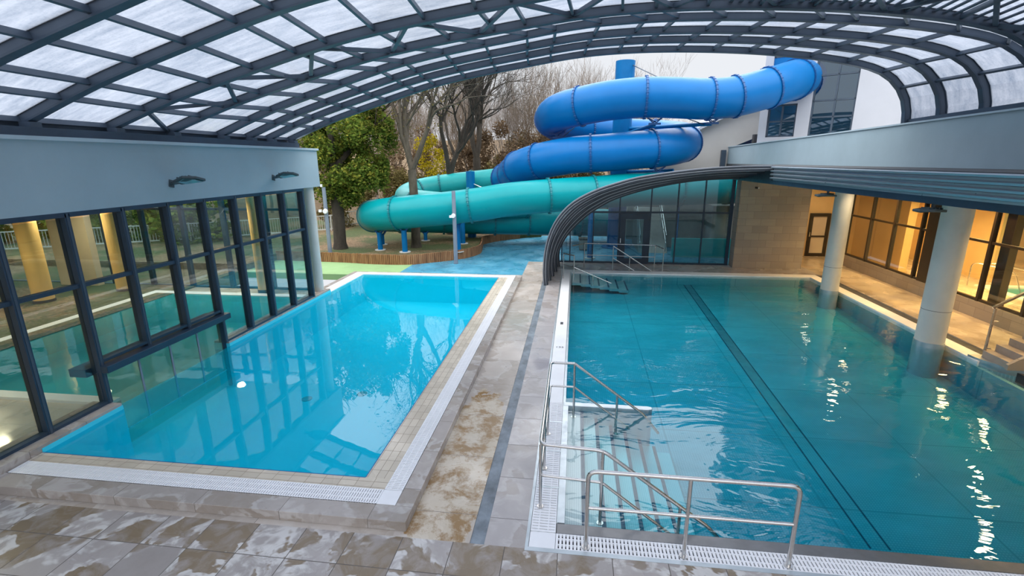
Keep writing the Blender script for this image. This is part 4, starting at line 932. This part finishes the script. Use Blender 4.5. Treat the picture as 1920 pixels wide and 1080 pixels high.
# lower cream building with sloping roof
cb = thing('building', 'cream building with a sloping roof left of the white building', 'building', (9, 29, 0))
def q3(x, y, z): return (x, y, z)
mb = MB(); poly = [(4.5, 0), (15, 0), (15, 8.0), (10.6, 8.0), (6.6, 6.05), (4.5, 5.05)]
mb.xz(poly, 29.5, 30.0); mb.build('wall', 'bldg_cream', cb)
mb = MB(); mb.add([(4.0, 29.0, 4.95), (10.9, 29.0, 8.25), (10.9, 36, 8.25), (4.0, 36, 4.95), (4.0, 29.0, 4.8), (10.9, 29.0, 8.1), (10.9, 36, 8.1), (4.0, 36, 4.8)], [(0, 1, 2, 3), (7, 6, 5, 4), (0, 4, 5, 1), (1, 5, 6, 2), (2, 6, 7, 3), (3, 7, 4, 0)])
mb.build('roof', 'bldg', cb)
MB().xz([(8.55, 4.4), (10.9, 4.4), (10.9, 6.1), (10.6, 6.0), (8.55, 5.15)], 29.35, 29.49).build('window', 'glass_far', cb)
MB().box(8.0, 8.25, 29.3, 29.49, 3.6, 5.0).build('window', 'steel_dark', cb)
MB().box(10.4, 10.8, 29.0, 29.5, 4.0, 7.6).build('pilaster', 'bldg', cb)
vu = thing('ventilation_unit', 'small dark red and black unit behind the right wall band', 'unit', (9.6, 28.2, 5.1))
MB().box(9.2, 9.32, 28, 28.3, 4.6, 5.75).build('grey_panel', 'black', vu); MB().box(9.36, 9.5, 28, 28.3, 4.6, 5.75).build('black_panel', 'black', vu); MB().box(9.54, 9.85, 28, 28.3, 4.6, 5.72).build('red_panel', 'red', vu)

# things behind the facade
ow = thing('concrete_structure', 'concrete ramp and stair block behind the glass facade', 'structure', (6.5, 26, 0))
MB().box(4.6, 8.35, 26.4, 27.6, 0, 3.3).box(6.7, 8.3, 25.0, 27.6, 0, 2.3).build('concrete_block', 'concrete', ow)
MB().yz([(24.6, 0), (27.6, 0), (27.6, 2.0), (27.3, 2.0)], 3.2, 4.6).build('stair_flight', 'concrete', ow)
MB().box(3.0, 8.3, 29.0, 29.2, 0, 3.6).build('back_wall', 'concrete', ow)
MB().tube(rail_pts([(4.9, 24.2, 3.2), (4.9, 24.2, .25), (6.4, 24.0, .12)], .5), .05, 10).build('curved_pipe', 'blue_post', ow, True)
MB().box(7.9, 8.15, 24.2, 24.4, 0, 3.3).build('timber_post', 'wood', ow)
for dx in (3.25, 4.5):
    for dz in (.9, .5): MB().cyl((dx, 24.6, dz), (dx, 27.6, dz+2.0), .025, n=8).build('handrail', 'stainless', ow)
    for k_ in range(5): MB().cyl((dx, 24.7+k_*.7, .05+k_*.46), (dx, 24.7+k_*.7, 1.0+k_*.46), .02, n=6).build('post', 'stainless', ow)
rm = thing('teal_basin', 'low teal walled basin behind the glass facade', 'basin', (6.2, 24, 0))
MB().box(4.6, 8.2, 23.6, 23.75, 0, .9).box(7.6, 8.2, 22.6, 23.6, 0, .55).build('wall', 'teal_pale', rm)
bn = thing('litter_bin', 'small brown box on the blue paving behind the facade glass', 'bin', (.6, 25.3, 0))
MB().box(.25, .85, 25.0, 25.6, 0.05, .55).build('body', 'wood_stairs', bn, bev=.04); MB().box(.22, .88, 24.97, 25.63, .55, .62).build('lid', 'shade_brown', bn)
MB().box(.28, .82, 25.03, 25.57, 0, .05).build('plinth', 'dark', bn)

# ================================================================== WOODEN EDGING, LAMPS, FENCE
edge = [(-14, 21.15, .0), (-11.86, 21.01, 0), (-10.41, 20.9, 0), (-9.02, 20.68, 0), (-7.53, 20.70, 0), (-6.67, 21.14, 0), (-5.56, 22.0, 0), (-5.01, 22.7, 0), (-4.71, 23.57, 0), (-4.75, 24.47, 0), (-5.0, 26.09, 0), (-4.94, 26.63, 0), (-4.22, 27.83, 0), (-3.16, 28.73, 0)]
path = catmull(edge, 14); dist = [0]
for a, b in zip(path[:-1], path[1:]): dist.append(dist[-1]+(b-a).length)
mb = MB(); s_ = 0; j = 0; cnt = 0
while s_ < dist[-1]-.1:
    while dist[j+1] < s_: j += 1
    t = (s_-dist[j])/(dist[j+1]-dist[j]); p_ = path[j].lerp(path[j+1], t); d = (path[j+1]-path[j]).normalized()
    h = .44+random.uniform(-.012, .012)
    mb.beam(p_-d*.04, p_+d*.04, .07, h*2, (0, 0, 1)); s_ += .093
    cnt += 1
o = mb.build('wooden_edging', 'wood'); tag(o, 'curved palisade of short brown wooden boards edging the grass bed', 'edging')
for v in o.data.vertices:
    pass
o.location.z = 0
bm = bmesh.new(); bm.from_mesh(o.data)
zmin = min(v.co.z for v in bm.verts); zmax = max(v.co.z for v in bm.verts); mid = (zmin+zmax)/2
for v in bm.verts:
    v.co.z = (v.co.z-mid) if v.co.z > mid else -.02
bm.to_mesh(o.data); bm.free()
lp = thing('lamp_post', 'slim grey pole with a white round device in front of the teal slide', 'pole', (-5.29, 21.12, 0))
MB().cyl((-5.29, 21.12, 0), (-5.29, 21.12, 3.24), .093, .083, n=18).build('pole', 'pole', lp, True)
MB().cyl((-5.31, 21.04, 2.17), (-5.31, 20.96, 2.17), .10, .09, n=18).build('white_device', 'white_plastic', lp, True)
MB().box(-5.49, -5.38, 21.0, 21.1, 2.08, 2.18).build('bracket', 'white_plastic', lp)
lp = thing('lamp_post', 'slim grey pole with white devices beside the left corner column', 'pole', (-11.43, 21.4, .3))
MB().cyl((-11.43, 21.4, .3), (-11.43, 21.4, 3.38), .095, .085, n=18).build('pole', 'pole', lp, True)
MB().cyl((-11.40, 21.3, 2.30), (-11.40, 21.22, 2.30), .12, .10, n=18).build('white_device', 'white_plastic', lp, True)
MB().box(-11.70, -11.58, 21.22, 21.32, 2.26, 2.38).build('bracket', 'white_plastic', lp)
MB().cyl((-11.48, 21.3, 3.40), (-11.48, 21.3, 3.52), .05, n=10).build('top_sensor', 'white_plastic', lp, True)
fe = thing('metal_fence', 'pale metal bar fence beyond the grass', 'fence', (-15, 26, .33))
fp = [(-31, 18.5, .33), (-21, 24.2, .33), (-15.03, 28.6, .33), (-14.97, 30.9, .33), (-12, 36, .4)]
for a, b in zip(fp[:-1], fp[1:]):
    A, B = Vector(a), Vector(b)
    MB().beam(A+Vector((0, 0, .95)), B+Vector((0, 0, .95)), .05, .05).beam(A+Vector((0, 0, .12)), B+Vector((0, 0, .12)), .05, .06).build('fence_rail', 'column', fe)
    L = (B-A).length; n = int(L/.13); mb = MB()
    for i in range(n+1): c = A.lerp(B, i/n); mb.box(c.x-.009, c.x+.009, c.y-.009, c.y+.009, c.z+.1, c.z+.95)
    mb.build('fence_bars', 'column', fe)
    for i in range(int(L/2.4)+1): c = A.lerp(B, i*2.4/L); MB().box(c.x-.03, c.x+.03, c.y-.03, c.y+.03, c.z-.05, c.z+1.0).build('fence_post', 'column', fe)

# ================================================================== TREES
def grow(mb, p, d, L, r, depth, spread, upb, n0=6, kids=3, wob=.15):
    segs = 4 if depth > 1 else 2; pts = [Vector(p)]; rr = [r]; d = Vector(d).normalized(); c = Vector(p)
    for i in range(segs):
        d = (d+Vector((random.gauss(0, wob), random.gauss(0, wob), random.gauss(0, wob)+upb))).normalized()
        c = c+d*(L/segs); pts.append(c.copy()); rr.append(r*(1-.45*(i+1)/segs))
    mb.tube(pts, rr, n0 if depth > 2 else (4 if depth > 1 else 3), cap=False)
    if depth == 0: return
    for k in range(kids):
        t = random.uniform(.35, 1.0) if k else 1.0; j = min(int(t*segs), segs-1); q = pts[j].lerp(pts[j+1], t*segs-j) if j < segs else pts[-1]
        a = random.uniform(0, 2*math.pi); s_ = d.cross(Vector((0, 0, 1)));
        if s_.length < .1: s_ = Vector((1, 0, 0))
        s_.normalize(); u = s_.cross(d)
        nd = (d+(s_*math.cos(a)+u*math.sin(a))*spread*random.uniform(.6, 1.3)).normalized()
        grow(mb, q, nd, L*random.uniform(.62, .85), max(rr[j+1]*.72, .006), depth-1, spread, upb, n0, kids, wob)
def leaves(mb, centers, n, size, flat=.5):
    for i in range(n):
        c, rad = random.choice(centers)
        while True:
            v = Vector((random.uniform(-1, 1), random.uniform(-1, 1), random.uniform(-1, 1)))
            if .2 < v.length < 1: break
        p = Vector(c)+Vector((v.x*rad[0], v.y*rad[1], v.z*rad[2])); s = size*random.uniform(.6, 1.4)
        a = Vector((random.gauss(0, 1), random.gauss(0, 1), random.gauss(0, flat))).normalized()*s
        b = Vector((random.gauss(0, 1), random.gauss(0, 1), random.gauss(0, 1)-.6)); b = (b-a*(b.dot(a)/a.length_squared)).normalized()*s*.55
        mb.add([p-a, p+b, p+a, p-b], [(0, 1, 2, 3)])
def clumps(centers, n, r0=.28, r1=.55, droop=1.3):
    out = []
    for i in range(n):
        c, rad = random.choice(centers)
        while True:
            v = Vector((random.uniform(-1, 1), random.uniform(-1, 1), random.uniform(-1, 1)))
            if v.length < 1: break
        if v.length < .55: v *= 1.4
        r = random.uniform(r0, r1); out.append(((c[0]+v.x*rad[0], c[1]+v.y*rad[1], c[2]+v.z*rad[2]), (r, r, r*droop)))
    return out
def tree(name, label, x, y, z, H, r, depth, kids, spread, mat, seed, forks=None, upb=.08, leafm=None, nl=0, ls=.1, lc=None, group=None, n0=8, trunkL=.3):
    random.seed(seed); t = thing(name, label, 'tree', (x, y, z), group)
    mb = MB(); forks = forks or [(0, 0, 1)]
    tb = Vector((x, y, z)); tt = tb+Vector((0, 0, H*trunkL))
    mb.tube([tb, tb+Vector((0, 0, .3)), tb.lerp(tt, .5)+Vector((.05, 0, 0)), tt], [r*1.25, r, r*.92, r*.85], 12, cap=False)
    for f in forks: grow(mb, tt, f, H*.30, r*.62, depth, spread, upb, n0, kids)
    o = mb.build('branches', mat, t, True)
    if leafm:
        ml = MB(); leaves(ml, clumps(lc, 150 if nl > 9000 else 40) if name == 'leafy_tree' else lc, nl, ls); ml.build('foliage', leafm, t)
    return t
tree('bare_tree', 'tall bare forked tree rising behind the teal slide, main grey trunk', -7.86, 23.35, .33, 10.5, .235, 5, 4, .55, 'bark', 11, [(-.10, .05, 1), (.12, 0, 1), (.30, .2, .9), (-.35, .1, .8)], .10, 'leaf_olive', 1800, .055, [((-8, 23, 8), (3, 2.5, 3)), ((-9.5, 24, 6), (1.6, 1.5, 1.5))], trunkL=.36)
tree('bare_tree', 'dark bare tree behind the tall blue post', -7.2, 28.0, .33, 11.5, .26, 5, 4, .60, 'bark_dark', 23, [(-.4, 0, 1), (.45, .1, 1), (0, .3, 1)], .09, trunkL=.28)
tree('bare_tree', 'dark bare tree with spreading crown against the sky', -6.6, 33.0, .5, 14.0, .30, 5, 4, .55, 'bark_dark', 31, [(-.3, 0, 1), (.3, 0, 1), (.05, .3, 1)], .10, trunkL=.30)
tree('leafy_tree', 'dark trunked tree with drooping green foliage beside the left wall end', -11.5, 22.6, .33, 8.5, .30, 3, 3, .7, 'bark_dark', 41, [(0, 0, 1), (-.5, .2, .8), (.5, .2, .8)], .02, 'leaf_green', 34000, .075,
     [((-11.6, 22.8, 6.0), (2.2, 1.8, 1.7)), ((-12.6, 23.2, 4.6), (1.6, 1.6, 1.6)), ((-10.7, 22.9, 4.4), (1.2, 1.4, 1.5)), ((-9.9, 23.6, 5.6), (1.2, 1.4, 1.4)), ((-10.5, 23.2, 7.1), (1.6, 1.5, .9)), ((-12.9, 23.4, 7.0), (1.6, 1.4, 1.2)), ((-11.2, 22.9, 3.3), (.9, 1.0, .7)), ((-9.9, 23.4, 3.9), (.7, .8, .8))], trunkL=.42)
tree('leafy_tree', 'green tree farther left seen through the glass hall', -24, 28.0, .3, 8.0, .25, 3, 3, .7, 'bark_dark', 43, None, .02, 'leaf_green', 12000, .14,
     [((-24, 28, 5), (3, 2.5, 2.8)), ((-27, 28, 4), (2.5, 2, 2.5)), ((-20.5, 28, 4.5), (2.5, 2, 2.5))])
random.seed(5)
def bush(label, cs, n, size, mat, group=None, name='bush', cat='bush'):
    mb = MB(); leaves(mb, clumps(cs, 22*len(cs), .35, .8, 1.1), n, size); o = mb.build(name, mat); tag(o, label, cat, group); return o
bush('bright yellow leaved shrub between the bare trunks', [((-8.9, 30.5, 3.8), (1.0, .8, 2.4)), ((-8.2, 30.3, 2.2), (1.2, .8, 1.6))], 6500, .075, 'leaf_yellow')
bush('olive undergrowth behind the metal fence', [((-15+i*2.0, 31+(i % 3), 1.8+(i % 2)*.5), (2.0, 1.5, 2.0)) for i in range(6)], 26000, .085, 'leaf_olive')
bush('brown leaved thicket behind the teal slide', [((-12+i*2.0, 35+(i % 3), 3.0+(i % 2)), (2.1, 1.6, 3.2)) for i in range(6)], 30000, .085, 'leaf_brown')
bush('olive brown thicket right of the bare trees', [((-5.5+i*1.6, 39+(i % 2), 3.6), (1.8, 1.5, 3.0)) for i in range(5)], 26000, .085, 'leaf_olive')
bush('green hedge seen through the left hall windows', [((-34+i*2.2, 24+(i % 3)*.7, 1.6), (2, 1.5, 1.9)) for i in range(7)], 12000, .15, 'leaf_green')
bush('dark hedge beyond the left hall side glazing', [((-31, 4+i*2.4, 2.4), (2, 2, 2.6)) for i in range(8)], 12000, .18, 'leaf_olive')
protos = []
for s_, (mt, nm) in enumerate((('twig', 'brown'), ('twig_pale', 'pale'), ('twig', 'brown'))):
    protos.append(tree('distant_tree', 'bare %s tree in the woods behind the slides' % nm, -3+s_*4.0, 44+s_, 1.0, 11, .14, 5, 3, .42, mt, 60+s_, [(-.2, 0, 1), (.2, .1, 1), (0, -.2, 1)], .16, group='bare %s woodland trees' % nm, n0=5, trunkL=.18))
random.seed(77)
for i in range(64):
    s_ = i % 3; x = -32+i*.60+random.uniform(-.6, .6); y = 36+random.uniform(0, 20)
    z = max(0, (y-33))*.085
    o = dup(protos[s_], (x, y, z-.2)); k_ = random.uniform(.7, 1.0); o.scale = (k_, k_, k_); o.rotation_euler = (0, 0, random.uniform(0, 6))
for i in range(9):
    x = 1.5+i*2.3; y = 52+random.uniform(0, 8); o = dup(protos[i % 3], (x, y, 1.5)); o.scale = (.62,)*3; o.rotation_euler = (0, 0, random.uniform(0, 6))
